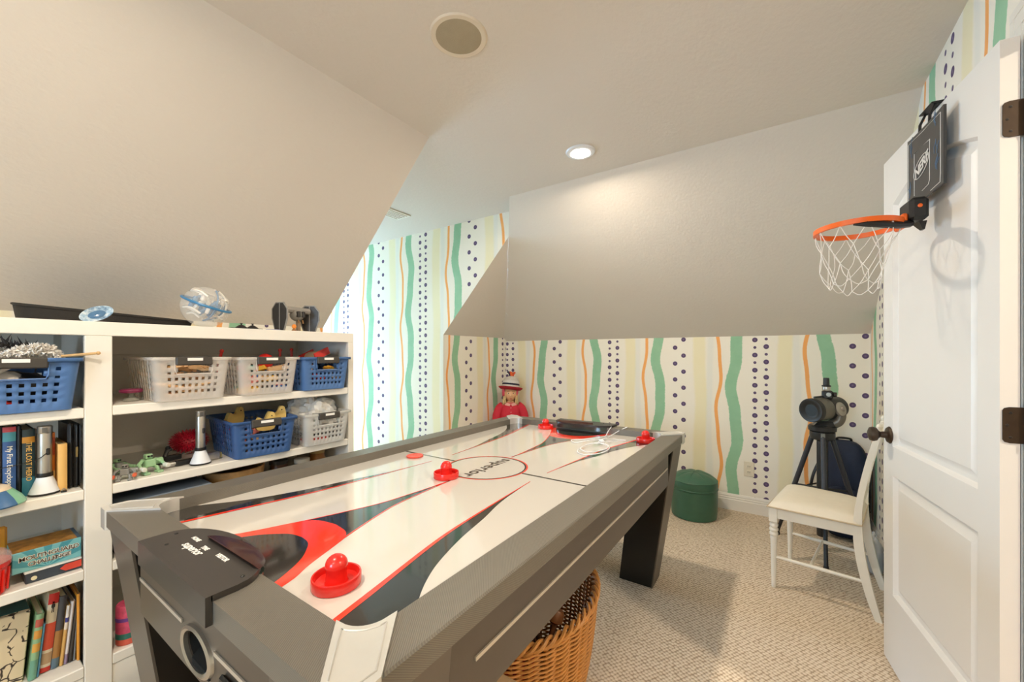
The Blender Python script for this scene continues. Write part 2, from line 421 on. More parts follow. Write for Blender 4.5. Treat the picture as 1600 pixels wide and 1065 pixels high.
MB().rbox(-.085, .085, -.15, .15, -.008, 0, .003).build('frame', M_white, t)
for i in range(5): MB().box(-.06 + i * .03 - .008, -.06 + i * .03 + .004, -.125, .125, -.013, -.0075).build('louver', M_white, t)
t = thing('wall_outlet', 'ivory double power outlet on the striped far wall', 'outlet', (-.222, YF, .342))
MB().rbox(-.035, .035, -.006, 0, -.058, .058, .004).build('cover_plate', mat('ivory_plastic', 'e6dcc6', .4, var=.02), t)
for z in (-.022, .022):
    s = MB().rbox(-.017, .017, -.009, -.005, z - .014, z + .014, .003).build('socket', MATS['ivory_plastic'], t)
    for x in (-.006, .006): MB().box(x - .0015, x + .0015, -.0095, -.0088, z - .005, z + .006).build('slot', M_black, s)
# ------------------------------------------------------------------ built-in bookcase
FX, BX = -1.96, -2.515
SH = [1.066, .789, .518, .190]            # shelf tops
bc = thing('bookcase', 'long white built-in bookcase of open cubbies under the sloped ceiling', 'bookcase', (0, 0, 0))
Y0B = -.72
MB().box(BX - .03, FX - .0225, Y0B, 1.344, 1.335, 1.3606).build('top_board', M_white, bc, ang=0)
MB().rbox(FX - .0224, FX, Y0B, 1.344, 1.312, 1.3608, .002).build('top_rail', M_white, bc)
for y0, y1 in ((1.31, 1.344), (.316, .384), (-.70, -.632)):
    MB().rbox(FX - .022, FX + .001, y0, y1, 0, 1.3115, .002).build('stile', M_white, bc)
    MB().box(BX, FX - .0225, (y0 + y1) / 2 - .012 if y0 < 1.3 else 1.325, (y0 + y1) / 2 + .012 if y0 < 1.3 else 1.344, 0, 1.3345).build('divider', M_white, bc, ang=0)
for a, b in ((.384, 1.31), (-.632, .316)):
    for i, z in enumerate(SH):
        MB().rbox(BX, FX, a + .0005, b - .0005, z - (.034 if i < 3 else .036), z, .003).build('shelf', M_white, bc)
    MB().rbox(FX - .03, FX - .004, a + .001, b - .001, 0, SH[3] - .037, .002).build('plinth', M_white, bc)
    MB().box(BX - .016, BX - .0005, a - .03, b + .03, 0, 1.3345).build('back_panel', M_white, bc, ang=0)
    MB().rbox(BX, BX + .018, a + .001, b - .001, 1.245, 1.334, .002).build('cleat', M_white, bc)

# ------------------------------------------------------------------ air hockey table
XT, YT = -1.054, 1.365
HW, HL = .5915, 1.065
ZT, ZF = .80, .765
def ribbed(name, col, scale, rough, ax):
    m = bpy.data.materials.new(name); b = NB(m)
    sep = b.n.new('ShaderNodeSeparateXYZ'); b.l.new(b.coord(), sep.inputs[0])
    s = b.m('ADD', b.m('MULTIPLY', sep.outputs[0], ax[0]), b.m('ADD', b.m('MULTIPLY', sep.outputs[1], ax[1]), b.m('MULTIPLY', sep.outputs[2], ax[2])))
    f = b.m('SINE', b.m('MULTIPLY', s, scale))
    c = lin(col)
    b.val(b.bsdf.inputs['Base Color'], b.mix(b.m('MULTIPLY_ADD', f, .5, .5), tuple(x * .72 for x in c[:3]) + (1,), c))
    b.bsdf.inputs['Roughness'].default_value = rough; b.bsdf.inputs['Metallic'].default_value = .35
    b.bump(f, .25, .0008); return m
M_rail = ribbed('rail_laminate', '7f796f', 1900, .42, (.8, .6, .9))
M_apron = mat('apron_laminate', '504840', .33, .15, var=.03)
M_apron2 = mat('leg_laminate', '625a51', .4, .2, var=.03)
M_core = mat('leg_black', '161514', .3, var=.1)
M_stripe = mat('silver_stripe', 'c9bfb0', .35, .4, var=.02)
M_field = mat('field_white', 'd4cfc8', .10, spec=.6, coat=.6, var=.01, vs=4)
M_fblack = mat('field_black', '2a2826', .10, spec=.5, coat=.6, var=.1, vs=300)
M_fred = mat('field_red', 'ee3b22', .12, coat=.6, var=.02)
M_panel = mat('panel_black', '3a3633', .36, var=.05)
M_tint = mat('tinted_window', '3c1a14', .2, var=.1)
at = thing('air_hockey_table', 'large grey air hockey table with chrome corners and white, black and red playfield', 'game table', (XT, YT, 0))
def rail(x0, x1, y0, y1, name='rail'):
    pass
w = .093
for sx in (-1, 1):          # long rails (mitred)
    o = HW * sx; i = (HW - w) * sx
    q = [(o, -HL), (o, HL), (i, HL - w), (i, -HL + w)]
    if sx < 0: q = q[::-1]
    oo = [(o - .004 * sx, -HL + .004), (o - .004 * sx, HL - .004), (i, HL - w), (i, -HL + w)]
    if sx < 0: oo = oo[::-1]
    m = MB(); m.hexa([(x, y, .757) for x, y in q], [(x, y, .797) for x, y in q]); m.hexa([(x, y, .797) for x, y in q], [(x, y, ZT) for x, y in oo])
    m.build('rail', M_rail, at)
for sy in (-1, 1):
    o = HL * sy; i = (HL - w) * sy
    q = [(HW, o), (-HW, o), (-HW + w, i), (HW - w, i)]
    if sy < 0: q = q[::-1]
    m = MB(); m.hexa([(x, y, .757) for x, y in q], [(x, y, ZT) for x, y in q]); m.build('rail', M_rail, at)
for sx in (-1, 1):
    for sy in (-1, 1):
        arc = [(.158, .0925)] + [(.1435 - .05 * math.sin(k * math.pi / 20), .1435 - .05 * math.cos(k * math.pi / 20)) for k in range(11)] + [(.0925, .166)]
        pl_ = [(.048, -.003)] + arc + [(-.003, .058), (-.003, .005), (-.0018, -.0018), (.005, -.003)]
        pp = [(sx * (HW - a), sy * (HL - b)) for a, b in pl_]
        cap = MB().prism(pp, .748, ZT + .0045).build('corner_cap', M_chrome, at)
        inn = [(.050, .011), (.130, .083)] + [(.1435 - .062 * math.sin(k * math.pi / 20), .1435 - .062 * math.cos(k * math.pi / 20)) for k in range(2, 9)] + [(.083, .136), (.011, .060), (.014, .015)]
        MB().tube([(sx * (HW - a), sy * (HL - b), ZT + .0048) for a, b in inn], .0016, 5, closed=True).build('raised_border', M_chrome, cap)
        # tapered leg with grey outer panels
        def cor(a, b, z): return (sx * (HW - a), sy * (HL - b), z)
        def blk(a0, a1, b0, b1, A0, A1, B0, B1, z0=0, z1=.757):
            lo = [cor(a0, b0, z0), cor(a1, b0, z0), cor(a1, b1, z0), cor(a0, b1, z0)]; hi = [cor(A0, B0, z1), cor(A1, B0, z1), cor(A1, B1, z1), cor(A0, B1, z1)]
            return MB().hexa(lo, hi)
        leg = blk(.121, .295, .106, .24, .018, .215, .018, .215).build('leg', M_core, at)
        blk(.115, .295, .100, .106, .012, .218, .012, .018).build('leg_panel', M_apron2, leg)
        blk(.115, .121, .1062, .245, .012, .018, .0182, .218).build('leg_panel', M_apron2, leg)
for sx in (-1, 1):
    x = sx * (HW - .036)
    ap = MB().box(x - .009, x + .009, -.86, .795, .575, .757).build('side_panel', M_apron, at, ang=0)
    MB().box(x + sx * .0085, x + sx * .0125, -.768, .768, .662, .670).build('trim_stripe', M_stripe, ap, ang=0)
for sy in (-1, 1):
    y = sy * (HL - .034)
    if sy > 0: ap = MB().box(-.385, .385, y - .009, y + .009, .575, .757).build('end_panel', M_apron, at, ang=0)
    else:       # panel with an oval puck opening
        em_ = MB(); em_.box(-.335, -.05, y - .009, y + .009, .575, .757); em_.box(.15, .385, y - .009, y + .009, .575, .757); nn_ = 48; vv = []
        for k in range(nn_):
            a = 2 * math.pi * k / nn_; ca, sa = math.cos(a), math.sin(a); up_ = .121 if sa > 0 else .061
            tt = min(.1 / max(abs(ca), 1e-6), up_ / max(abs(sa), 1e-6))
            vv += [(.05 + .064 * ca, y - .009, .636 + .037 * sa), (.05 + ca * tt, y - .009, .636 + sa * tt), (.05 + .064 * ca, y - .004, .636 + .037 * sa)]
        em_.add(vv, [f for k in range(nn_) for f in ((3 * k, 3 * k + 1, 3 * ((k + 1) % nn_) + 1, 3 * ((k + 1) % nn_)), (3 * k, 3 * ((k + 1) % nn_), 3 * ((k + 1) % nn_) + 2, 3 * k + 2))])
        for cx_ in (-.05, .15):
            for cz_ in (.575, .757):
                k0 = min(range(nn_), key=lambda k: abs(vv[3 * k + 1][0] - cx_) + abs(vv[3 * k + 1][2] - cz_))
                for k1 in (k0 - 1, (k0 + 1) % nn_): em_.add([vv[3 * k0 + 1], vv[3 * k1 + 1], (cx_, y - .009, cz_)], [(0, 1, 2)])
        ap = em_.build('end_panel', M_apron, at, ang=0)
        MB().lathe([(1, 0), (1, .07)], 40, T(.05, y - .0045, .636) @ Matrix.Rotation(R(-90), 4, 'X') @ Matrix.Diagonal((.0645, .0375, 1, 1)), caps=False).build('puck_chute', mat('matte_black', '0c0c0c', .9, var=0), ap)
    for a, b in ((-.33, -.035), (.135, .37)) if sy < 0 else ((-.37, .37),):
        MB().box(a, b, y + sy * .0092, y + sy * .012, .662, .670).build('trim_stripe', M_stripe, ap, ang=0)
    if sy < 0:
        gx = .05; Mx = T(gx, y - .009, .636) @ Matrix.Rotation(R(90), 4, 'X')
        MB().lathe([(.80, -.002), (.80, .006), (.9, .009), (1., .006), (1.02, 0)], 48, Mx @ Matrix.Diagonal((.08, .046, 1, 1)), caps=False).build('goal_ring', M_silver, ap)
        MB().box(-.02, .12, y + .066, y + .069, .58, .70).build('puck_pocket', M_core, ap, ang=0); MB().hull([(-.012, y + .06, .60), (.112, y + .06, .60), (-.012, y - .012, .601), (.112, y - .012, .601), (-.012, y + .06, .625), (.112, y + .06, .625), (-.012, y - .008, .606), (.112, y - .008, .606)]).build('puck_ledge', mat('matte_black', '0c0c0c', .9, var=0), ap)
        sw = MB().rbox(.175, .255, y - .019, y - .0095, .585, .648, .006).build('switch_plate', M_black, ap)
        MB().rbox(.192, .238, y - .0215, y - .0192, .602, .634, .003).build('coin_slot', M_silver, sw)
bd = MB().box(-.55, .55, -.95, 1.02, .60, .7545).build('cabinet', M_core, at, ang=0)
fs = MB().box(-(HW - w) - .004, HW - w + .004, -(HL - w) - .004, HL - w + .004, .755, ZF).build('play_surface', M_field, at, ang=0)
def smooth(p, n=6): return [(v.x, v.y) for v in bez([(a, b, 0) for a, b in p], n)]
def flat(name, poly, z, m, parent):
    from mathutils.geometry import tessellate_polygon
    q = [Vector((x, y, z)) for x, y in poly]; tri = []
    for a, b, c in tessellate_polygon([q]):
        tri.append((a, b, c) if (q[b] - q[a]).cross(q[c] - q[a]).z > 0 else (a, c, b))
    me = bpy.data.meshes.new(name); me.from_pydata([v[:] for v in q], [], tri); me.materials.append(m)
    o = bpy.data.objects.new(name, me); C.objects.link(o); o.parent = parent; return o
def band(name, line, wid, z, m, parent):
    vs = []; fs_ = []; n = len(line)
    for i, (x, y) in enumerate(line):
        a = Vector(line[max(0, i - 1)]); b = Vector(line[min(n - 1, i + 1)]); t = (b - a).normalized(); nn = Vector((-t.y, t.x)); ww = wid(i / (n - 1)) if callable(wid) else wid
        vs += [(x, y, z), (x + nn.x * ww, y + nn.y * ww, z)]
    for i in range(n - 1): fs_.append((2 * i, 2 * i + 1, 2 * i + 3, 2 * i + 2))
    me = bpy.data.meshes.new(name); me.from_pydata(vs, [], fs_); me.materials.append(m)
    bm = bmesh.new(); bm.from_mesh(me)
    bm.normal_update()
    for f in bm.faces:
        if f.normal.z < 0: f.normal_flip()
    bm.to_mesh(me); bm.free()
    o = bpy.data.objects.new(name, me); C.objects.link(o); o.parent = parent; return o
Z1, Z2 = ZF + .0004, ZF + .0008
EX, EY = HW - w, HL - w
for e in (1, -1):
    def tr(pl): return [(x * e, y * e) for x, y in pl]
    for sx in (1, -1):
        inner = smooth([(.258, -.065), (.281, -.38), (.303, -.597), (.353, -.843), (.371, -.931), (.381, -EY)])
        outer = smooth([(EX, -.868), (.465, -.822), (.426, -.763), (.39, -.687), (.352, -.565), (.323, -.43), (.287, -.286), (.258, -.065)])
        pg = inner + [(EX, -EY)] + outer[:-1]
        flat('black_flash', tr([(x * sx, y) for x, y in pg]), Z1, M_fblack, fs)
        band('red_edge', tr([(x * sx, y) for x, y in inner]), lambda t: (.003 + .011 * min(1, t * 1.6)) * (1 if sx > 0 else -1), Z2, M_fred, fs)
    o_ = smooth([(.2, -EY), (.18, -.91), (.152, -.86), (.112, -.765), (.094, -.732), (.06, -.71), (0, -.70)])
    i_ = smooth([(.172, -EY), (.15, -.92), (.112, -.86), (.068, -.82), (.038, -.803), (0, -.797)])
    sym = lambda h: h + [(-x, y) for x, y in h[::-1][1:]]
    O, I = sym(o_), sym(i_)
    flat('goal_crease', tr(O), Z1, M_fred, fs); flat('goal_crease_core', tr(I), Z2, M_fblack, fs)
    sp = smooth([(.104, -.75), (.078, -.68), (.048, -.59), (.027, -.51), (.015, -.40), (.007, -.30), (0, -.19)])
    spike = [(.08, -.722)] + sp + [(-x, y) for x, y in sp[::-1][1:]] + [(-.08, -.722)]
    flat('black_flash', tr(spike), Z1 - .0001, M_fblack, fs)
    for sx in (1, -1): band('red_edge', tr([(x * sx, y) for x, y in sp]), .0045 * sx, Z2, M_fred, fs)
    band('centre_line', tr([(.176, 0), (EX, 0)]), .012, Z1, M_fblack, fs)
def annulus(name, r0, r1, m, z):
    MB().add([(r * math.cos(a * math.pi / 36), r * math.sin(a * math.pi / 36), z) for r in (r0, r1) for a in range(72)],
             [(a, (a + 1) % 72, 72 + (a + 1) % 72, 72 + a) for a in range(72)]).build(name, m, fs, ang=0)
annulus('centre_ring', .164, .171, M_fblack, Z1); annulus('centre_ring', .1712, .178, M_fred, Z1)
text('lettering', 'superior', .082, mat('ink_brown', '3a2c24', .3), fs, frame((.012, 0, ZF + .0006), (0, -1, 0), (1, 0, 0)), .0001, 1.06, bold=.0012)
# scoring consoles at both ends
for e in (1, -1):
    A = [(.195 * math.cos(math.pi * k / 24), -HL + .045 + .088 * math.sin(math.pi * k / 24)) for k in range(25)]
    body = [(-.196, -HL - .003), (.196, -HL - .003), (.196, -HL + .04)] + A + [(-.196, -HL + .04)]
    Me = Matrix.Rotation(0 if e > 0 else math.pi, 4, 'Z')
    cp = MB().prism(body, ZT + .0005, ZT + .012, Me).build('score_console', M_panel, at)
    MB().box(-.196, .196, -HL - .012, -HL - .0005, .758, ZT + .0118, Me).build('front_lip', M_panel, cp, ang=0)
    under = [(.17 * math.cos(math.pi * k / 20), -HL + w - .002 + .036 * math.sin(math.pi * k / 20)) for k in range(21)]
    MB().prism(under, ZF + .012, ZT + .0003, Me).build('goal_hood', mat('smoke_glass', '39453f', .15, coat=.5), cp)
    wn = [(.125 * math.cos(math.pi * k / 20) + .045, -HL + .088 + .040 * math.sin(math.pi * k / 20)) for k in range(21)]
    hi = [(x * .93 + .002, y - .006, ZT + .021 - (y + HL - .083) * .15) for x, y in wn]
    m = MB(); n = len(wn)
    m.add([(x, y, ZT + .0121) for x, y in wn] + hi, [tuple(range(n)), tuple(range(2 * n - 1, n - 1, -1))] + [(i, (i + 1) % n, n + (i + 1) % n, n + i) for i in range(n)], Me)
    m.build('score_window', M_tint, cp)
    for x, y in ((-.17, .052), (.172, .058), (-.12, .02), (.0, .124)):
        MB().lathe([(.004, 0), (.004, .001), (.0025, .0022), (.0001, .0025)], 10, Me @ T(x, -HL + y, ZT + .012)).build('screw', M_black, cp)
    if e > 0:
        for s_, x, y, sz in (('superior', -.045, .046, .026), ('HOME', -.095, .068, .013), ('TIME', -.025, .062, .013), ('VISITOR', .055, .066, .014)):
            text('lettering', s_, sz, M_label, cp, frame((x, -HL + y, ZT + .0122), (1, 0, 0), (0, 1, 0)), .0001, bold=.0006)

# mallets, puck, cable
def mallet(x, y, label):
    t = thing('mallet', label, 'mallet', (x, y, ZF + .0008), group='red air hockey mallets')
    MB().lathe([(.048, 0), (.0495, .003), (.0495, .020), (.0485, .0225), (.0455, .0225), (.0445, .020), (.043, .009), (.024, .007)], 36).build('base', M_red, t)
    MB().lathe([(.024, .0065), (.0215, .012), (.0205, .034), (.0225, .038)] + [(.0225 * math.cos(a * math.pi / 16), .042 + .0215 * math.sin(a * math.pi / 16)) for a in range(0, 8)] + [(.0001, .0635)], 28).build('grip', M_red, t)
mallet(-.777, .492, 'largest, nearest red mallet beside the scoring console')
mallet(-1.095, 1.16, 'red mallet standing at the edge of the centre circle')
mallet(-1.278, 2.281, 'small red mallet at the far rail left of the far console')
mallet(-.625, 2.235, 'red mallet in the far right corner of the playfield')
tag(MB().lathe([(.036, 0), (.039, .001), (.039, .0055), (.0375, .0068), (.032, .0068), (.031, .006), (.0001, .006)], 36).build('puck', mat('puck_red', 'e8503c', .3), loc=(-1.437, 1.31, ZF + .0008)),
    'flat red puck lying on the centre line by the left rail', 'puck')
def px2(u, v, z):
    d = 627.14 * (1.25 - z) / (v - 552.25); l = (u - 800) / 627.14 * d
    c_, s_ = math.cos(.5941), math.sin(.5941)
    return (c_ * l - s_ * d, s_ * l + c_ * d, z)
cbl = thing('power_cord', 'thin white cord coiled loosely on the far end of the playfield', 'cord', (-.95, 2.1, ZF + .0035))
zc = ZF + .0045
pts = [(957, 664, .81), (950, 674, .79), (946, 681, zc), (935, 684, zc), (912, 686, zc), (893, 687, zc + .004), (900, 691, zc), (925, 687, zc + .004), (955, 686, zc), (978, 688, zc + .004), (940, 690, zc + .008), (912, 697, zc + .004), (902, 705, zc), (915, 710, zc), (940, 707, zc + .006), (952, 700, zc + .006), (945, 693, zc + .008), (922, 693, zc + .01), (907, 700, zc + .008), (920, 706, zc + .01), (944, 702, zc + .012), (950, 696, zc + .01), (935, 690, zc + .012), (955, 680, zc + .004), (967, 673, .79), (980, 667, .812)]
pw = [Vector(px2(*p)) - Vector((-.95, 2.1, ZF + .0035)) for p in pts]
MB().tube(bez(pw, 6), .0025, 6).build('wire', M_whitepl, cbl)
MB().rbox(-.012, .012, -.018, .018, -.003, .012, .004, T(*pw[10]) @ Matrix.Rotation(.6, 4, 'Z')).build('plug', M_whitepl, cbl)
# ------------------------------------------------------------------ perforated baskets
def basket(label, yc, zb, wy, h, m, dx=.36, xf=-1.925, group='handled baskets on the bookcase', ncol=8, rz=0):
    """local origin at basket base centre; front faces +x"""
    t = thing('storage_basket', label, 'basket', (xf - dx / 2, yc, zb + .0015), rz, group)
    a, b, r = dx / 2, wy / 2, .022
    cols = []                                  # (x,y) unit perimeter with hole flags
    def side(p0, p1, n, hole, notch=None):
        seq = [0, .09]; gap = .82 / (n * 2.15 - 1.15); x = .09; fl = [0]
        for i in range(n):
            seq.append(x + gap); fl.append(1); x += gap
            if i < n - 1: seq.append(x + gap * 1.15); fl.append(0); x += gap * 1.15
        seq.append(1.); fl.append(0)
        for i in range(len(seq) - 1):
            u = seq[i]; cols.append((p0[0] + (p1[0] - p0[0]) * u, p0[1] + (p1[1] - p0[1]) * u, fl[i] if hole else 0, (seq[i] + seq[i + 1]) / 2 if notch else None))
    def corner(cx, cy, a0):
        for k in range(4):
            an = a0 + k * math.pi / 8; cols.append((cx + r * math.cos(an), cy + r * math.sin(an), 0, None))
    corner(a - r, -b + r, -math.pi / 2); side((a, -b + r), (a, b - r), ncol, 1, True)
    corner(a - r, b - r, 0); side((a - r, b), (-a + r, b), 9, 1)
    corner(-a + r, b - r, math.pi / 2); side((-a, b - r), (-a, -b + r), ncol, 1)
    corner(-a + r, -b + r, math.pi); side((-a + r, -b), (a - r, -b), 9, 1)
    zs = [0, .17, .24, .315, .385, .465, .535, .615, .665, .765, .835, 1.]; rows = [0, 1, 0, 1, 0, 1, 0, 1, 0, 1, 0]
    n = len(cols); nz = len(zs); vs = []; fs_ = []
    for z in zs:
        k = .87 + .13 * z
        vs += [(x * k + (1 - k) * a * .25, y * k, z * h) for x, y, _, _ in cols]
    for j in range(nz - 1):
        for i in range(n):
            _, _, hole, nt = cols[i]
            inn = nt is not None and .26 < nt < .74 and zs[j] >= .61
            if inn or (hole and rows[j]): continue
            fs_.append((j * n + i, j * n + (i + 1) % n, (j + 1) * n + (i + 1) % n, (j + 1) * n + i))
    fs_.append(tuple(range(n))[::-1])
    MB().add(vs, fs_).build('body', m, t, solid=.0025, ang=40)
    # rolled rim, broken at the grip
    ring = [(x, y, h) for x, y, _, nt in cols]
    start = max(i for i in range(n) if cols[i][3] is not None and .26 < cols[i][3] < .74) + 1
    path = [ring[(start + i) % n] for i in range(n) if not (cols[(start + i) % n][3] is not None and .26 < cols[(start + i) % n][3] < .74)]
    rim = MB(); vs = []; fs_ = []
    for (x, y, z) in path:
        ux, uy = (x / a, y / b); l = max(abs(ux), abs(uy)); ex = .008 * (1 if abs(ux) > .93 else 0) * (1 if x > 0 else -1); ey = .008 * (1 if abs(uy) > .93 else 0) * (1 if y > 0 else -1)
        vs += [(x, y, z), (x + ex, y + ey, z + .001), (x + ex * 1.1, y + ey * 1.1, z - .011)]
    for i in range(len(path) - 1): fs_ += [(3 * i, 3 * i + 1, 3 * i + 4, 3 * i + 3), (3 * i + 1, 3 * i + 2, 3 * i + 5, 3 * i + 4)]
    rim.add(vs, fs_).build('rim', m, t, solid=.002, ang=50)
    gy = wy * .235
    g = MB().rbox(a - .006, a + .010, -gy, gy, h - .031, h + .003, .004).build('grip', mat('grip_black', '403b36', .5), t)
    MB().box(a + .0101, a + .0106, -gy * .42, gy * .42, h - .013, h - .002).build('name_label', M_label, g, ang=0)
    # thickened lip under the hand hole
    e = b * .48
    MB().tube([(a - .001, -e, h), (a - .001, -e, h * .70), (a - .001, -e * .9, h * .615), (a - .001, e * .9, h * .615), (a - .001, e, h * .70), (a - .001, e, h)], .0028, 6).build('hand_hole_lip', m, t)
    return t
basket('bright blue perforated basket of fluffy dress-up things, top shelf of the left bay', .166, SH[0], .276, .168, M_blue)
basket('clear perforated basket of wooden pieces, leftmost on its shelf', .611, SH[0], .254, .168, M_clear)
basket('clear perforated basket of bright toys between two baskets, upper shelf', .898, SH[0], .254, .166, M_clear)
basket('blue perforated basket at the far right end of the upper shelf', 1.172, SH[0], .254, .164, M_blue)
basket('darker blue perforated basket on the lower shelf beside the silver microphone', .895, SH[1], .262, .163, mat('blue_plastic_dark', '3a5c90', .42, var=.04), xf=-1.93, rz=R(-4.5))
basket('clear perforated basket stuffed with a plastic bag, lower shelf', 1.178, SH[1], .246, .158, mat('clear_plastic_grey', 'e6e6e2', .22, alpha=.5, var=.02))

# things inside the baskets
def track(name, label, x, y, z, rot, m, group, L=.11, curve=.35):
    t = thing(name, label, 'toy', (x, y, z), group=group, rot=rot)
    n = 8; ctr = []
    for i in range(n + 1):
        a = (i / n - .5) * curve * 2; ctr.append((L / (2 * curve) * math.sin(a), L / (2 * curve) * (1 - math.cos(a)), math.atan2(math.sin(a), math.cos(a))))
    def strip(w0, w1, z0, z1):
        vs = []; fs_ = []
        for cx, cy, an in ctr:
            for w_ in (w0, w1):
                for zz in (z0, z1): vs.append((cx - math.sin(an) * w_, cy + math.cos(an) * w_, zz))
        for i in range(n):
            k = 4 * i; fs_ += [(k, k + 4, k + 5, k + 1), (k + 2, k + 3, k + 7, k + 6), (k, k + 2, k + 6, k + 4), (k + 1, k + 5, k + 7, k + 3)]
        fs_ += [(0, 1, 3, 2), (4 * n, 4 * n + 2, 4 * n + 3, 4 * n + 1)]
        return vs, fs_
    MB().add(*strip(-.018, .018, 0, .008)).build('plank', m, t)
    for w_ in (-.017, -.004, .010): MB().add(*strip(w_, w_ + .007, .0081, .0115)).build('groove_rail', m, t)
    MB().lathe([(.006, 0), (.007, .001), (.007, .007), (.006, .008)], 12, T(ctr[-1][0] + .008, ctr[-1][1] + .002, 0)).build('peg', m, t)
rnd = random.Random(5)
M_wood2 = mat('honey_wood', 'e0b482', .5, var=.15, vs=30)
for i in range(16):
    lay = i // 4
    track('wooden_track', 'honey-coloured wooden track piece heaped in the clear basket', -2.10 + rnd.uniform(-.08, .10), .611 + rnd.uniform(-.06, .06), SH[0] + .012 + lay * .036,
          (rnd.uniform(-.25, .25), rnd.uniform(-.3, .3), rnd.uniform(0, 6.28)), M_wood2, 'wooden track pieces in the clear basket', rnd.uniform(.08, .12))
def brick(name, label, x, y, z, rot, m, group, nx=4, ny=2):
    t = thing(name, label, 'toy brick', (x, y, z), group=group, rot=rot); u = .016
    MB().rbox(-nx * u / 2, nx * u / 2, -ny * u / 2, ny * u / 2, 0, .019, .001).build('block', m, t)
    st = MB().lathe([(.005, 0), (.005, .003), (.0045, .0035)], 10).build('stud', m, t, loc=(-(nx - 1) * u / 2, -(ny - 1) * u / 2, .019))
    for i in range(nx):
        for j in range(ny):
            if i or j: share(st, 'stud', t, ((i - (nx - 1) / 2) * u, (j - (ny - 1) / 2) * u, .019))
TOY = [mat('toy_red', 'd8362c', .35), mat('toy_yellow', 'e3b23c', .4), mat('toy_teal', '5fa39a', .4), mat('toy_tan', 'd8b184', .5), mat('toy_pink', 'e58a80', .4), mat('toy_blue', '456fae', .4)]
TN = ['red', 'yellow', 'teal', 'tan', 'salmon pink', 'blue']
for i in range(18):
    k = i % 6; lay = i // 6
    brick('toy_brick', f'{TN[k]} studded toy brick in the middle clear basket', -2.10 + rnd.uniform(-.08, .12), .90 + rnd.uniform(-.075, .075), SH[0] + .012 + lay * .046,
          (rnd.uniform(-.4, .4), rnd.uniform(-.4, .4), rnd.uniform(0, 6.28)), TOY[k], f'{TN[k]} bricks in the middle clear basket', rnd.choice((3, 4, 5)), 2)
for i in range(9):
    k = (0, 3, 0, 3, 1, 0, 3, 0, 3)[i]
    brick('toy_brick', f'{TN[k]} studded toy brick in the blue basket at the shelf end', -2.08 + rnd.uniform(-.08, .1), 1.176 + rnd.uniform(-.07, .07), SH[0] + .05 + (i // 3) * .045,
          (rnd.uniform(-.5, .5), rnd.uniform(-.5, .5), rnd.uniform(0, 6.28)), TOY[k], f'{TN[k]} bricks in the blue basket at the shelf end', rnd.choice((4, 5)), 2)
# a few pieces standing proud of the rims
def bar(name, label, p0, p1, r, m, cat='toy', group=None, cap=True):
    a, b = Vector(p0), Vector(p1)
    t = thing(name, label, cat, tuple(a), group=group)
    MB().tube([(0, 0, 0), tuple((b - a) * .5), tuple(b - a)], [r, r * 1.05, r], 10).build('shaft', m, t)
    if cap: MB().sphere(tuple(b - a), r * 1.5, 12, 8).build('end_knob', m, t)
bar('toy_rod', 'short red rod sticking out between the two clear baskets', (-2.18, .775, 1.15), (-2.16, .79, 1.262), .006, TOY[0])
bar('toy_rod', 'upright red rod left in the far blue basket', (-2.20, 1.07, 1.15), (-2.20, 1.07, 1.268), .006, TOY[0])
bar('toy_rod', 'upright red rod behind the tan ramp in the far blue basket', (-2.22, 1.14, 1.15), (-2.22, 1.14, 1.272), .006, TOY[0])
t = thing('toy_ramp', 'tan toy ramp with red rails heaped in the far blue basket', 'toy', (-2.07, 1.19, 1.225), rot=(.35, -.12, .3))
MB().hull([(-.05, -.06, 0), (.05, -.06, 0), (-.05, .06, 0), (.05, .06, 0), (-.05, -.01, .035), (.05, -.01, .035), (-.05, .02, .035), (.05, .02, .035)]).build('ramp', TOY[3], t)
for y in (-.052, .046): MB().rbox(y, y + .008, -.055, .055, .002, .04, .002).build('side_rail', TOY[0], t)
t = thing('toy_ball', 'half-hidden bright red ball in the middle clear basket', 'ball', (-2.05, .93, 1.185))
MB().sphere((0, 0, .03), .036, 20, 12).build('shell', M_red, t)
MB().lathe([(.0355, -.002), (.0372, 0), (.0355, .002)], 24, T(0, 0, .03)).build('seam', M_red, t)
# lower blue basket: shapes, leaves and a pair of yellow wooden animals
def wedge_animal(label, x, y, z, rz):
    t = thing('wooden_animal', label, 'toy', (x, y, z), rz, group='yellow wooden animals')
    p = [(-.045, 0), (-.03, .03), (-.012, .022), (.006, .024), (.02, .05), (.038, .045), (.045, .0), (.03, -.03), (-.03, -.028)]
    MB().prism(smooth(p + [p[0]], 4)[:-1], -.009, .009, Matrix.Rotation(R(90), 4, 'X')).build('figure', mat('yellow_wood', 'e2c070', .5, var=.12), t)
    MB().sphere((.026, -.0095, .034), .003, 8, 6).build('eye', M_black, t)
wedge_animal('yellow wooden animal leaning on the right rim of the lower blue basket', -2.03, .965, .945, 1.4)
wedge_animal('yellow wooden animal at the back left of the lower blue basket', -2.18, .85, .94, 1.9)
wedge_animal('yellow wooden animal lying flat near the grip of the lower blue basket', -2.0, .905, .925, 1.57)
for i in range(14):
    k = rnd.choice((0, 2, 5, 4, 3))
    brick('toy_brick', f'{TN[k]} studded toy brick in the lower blue basket', -2.10 + rnd.uniform(-.08, .12), .88 + rnd.uniform(-.07, .07), SH[1] + .012 + (i // 5) * .04,
          (rnd.uniform(-.4, .4), rnd.uniform(-.4, .4), rnd.uniform(0, 6.28)), TOY[k], f'{TN[k]} bricks in the lower blue basket', 4, 2)
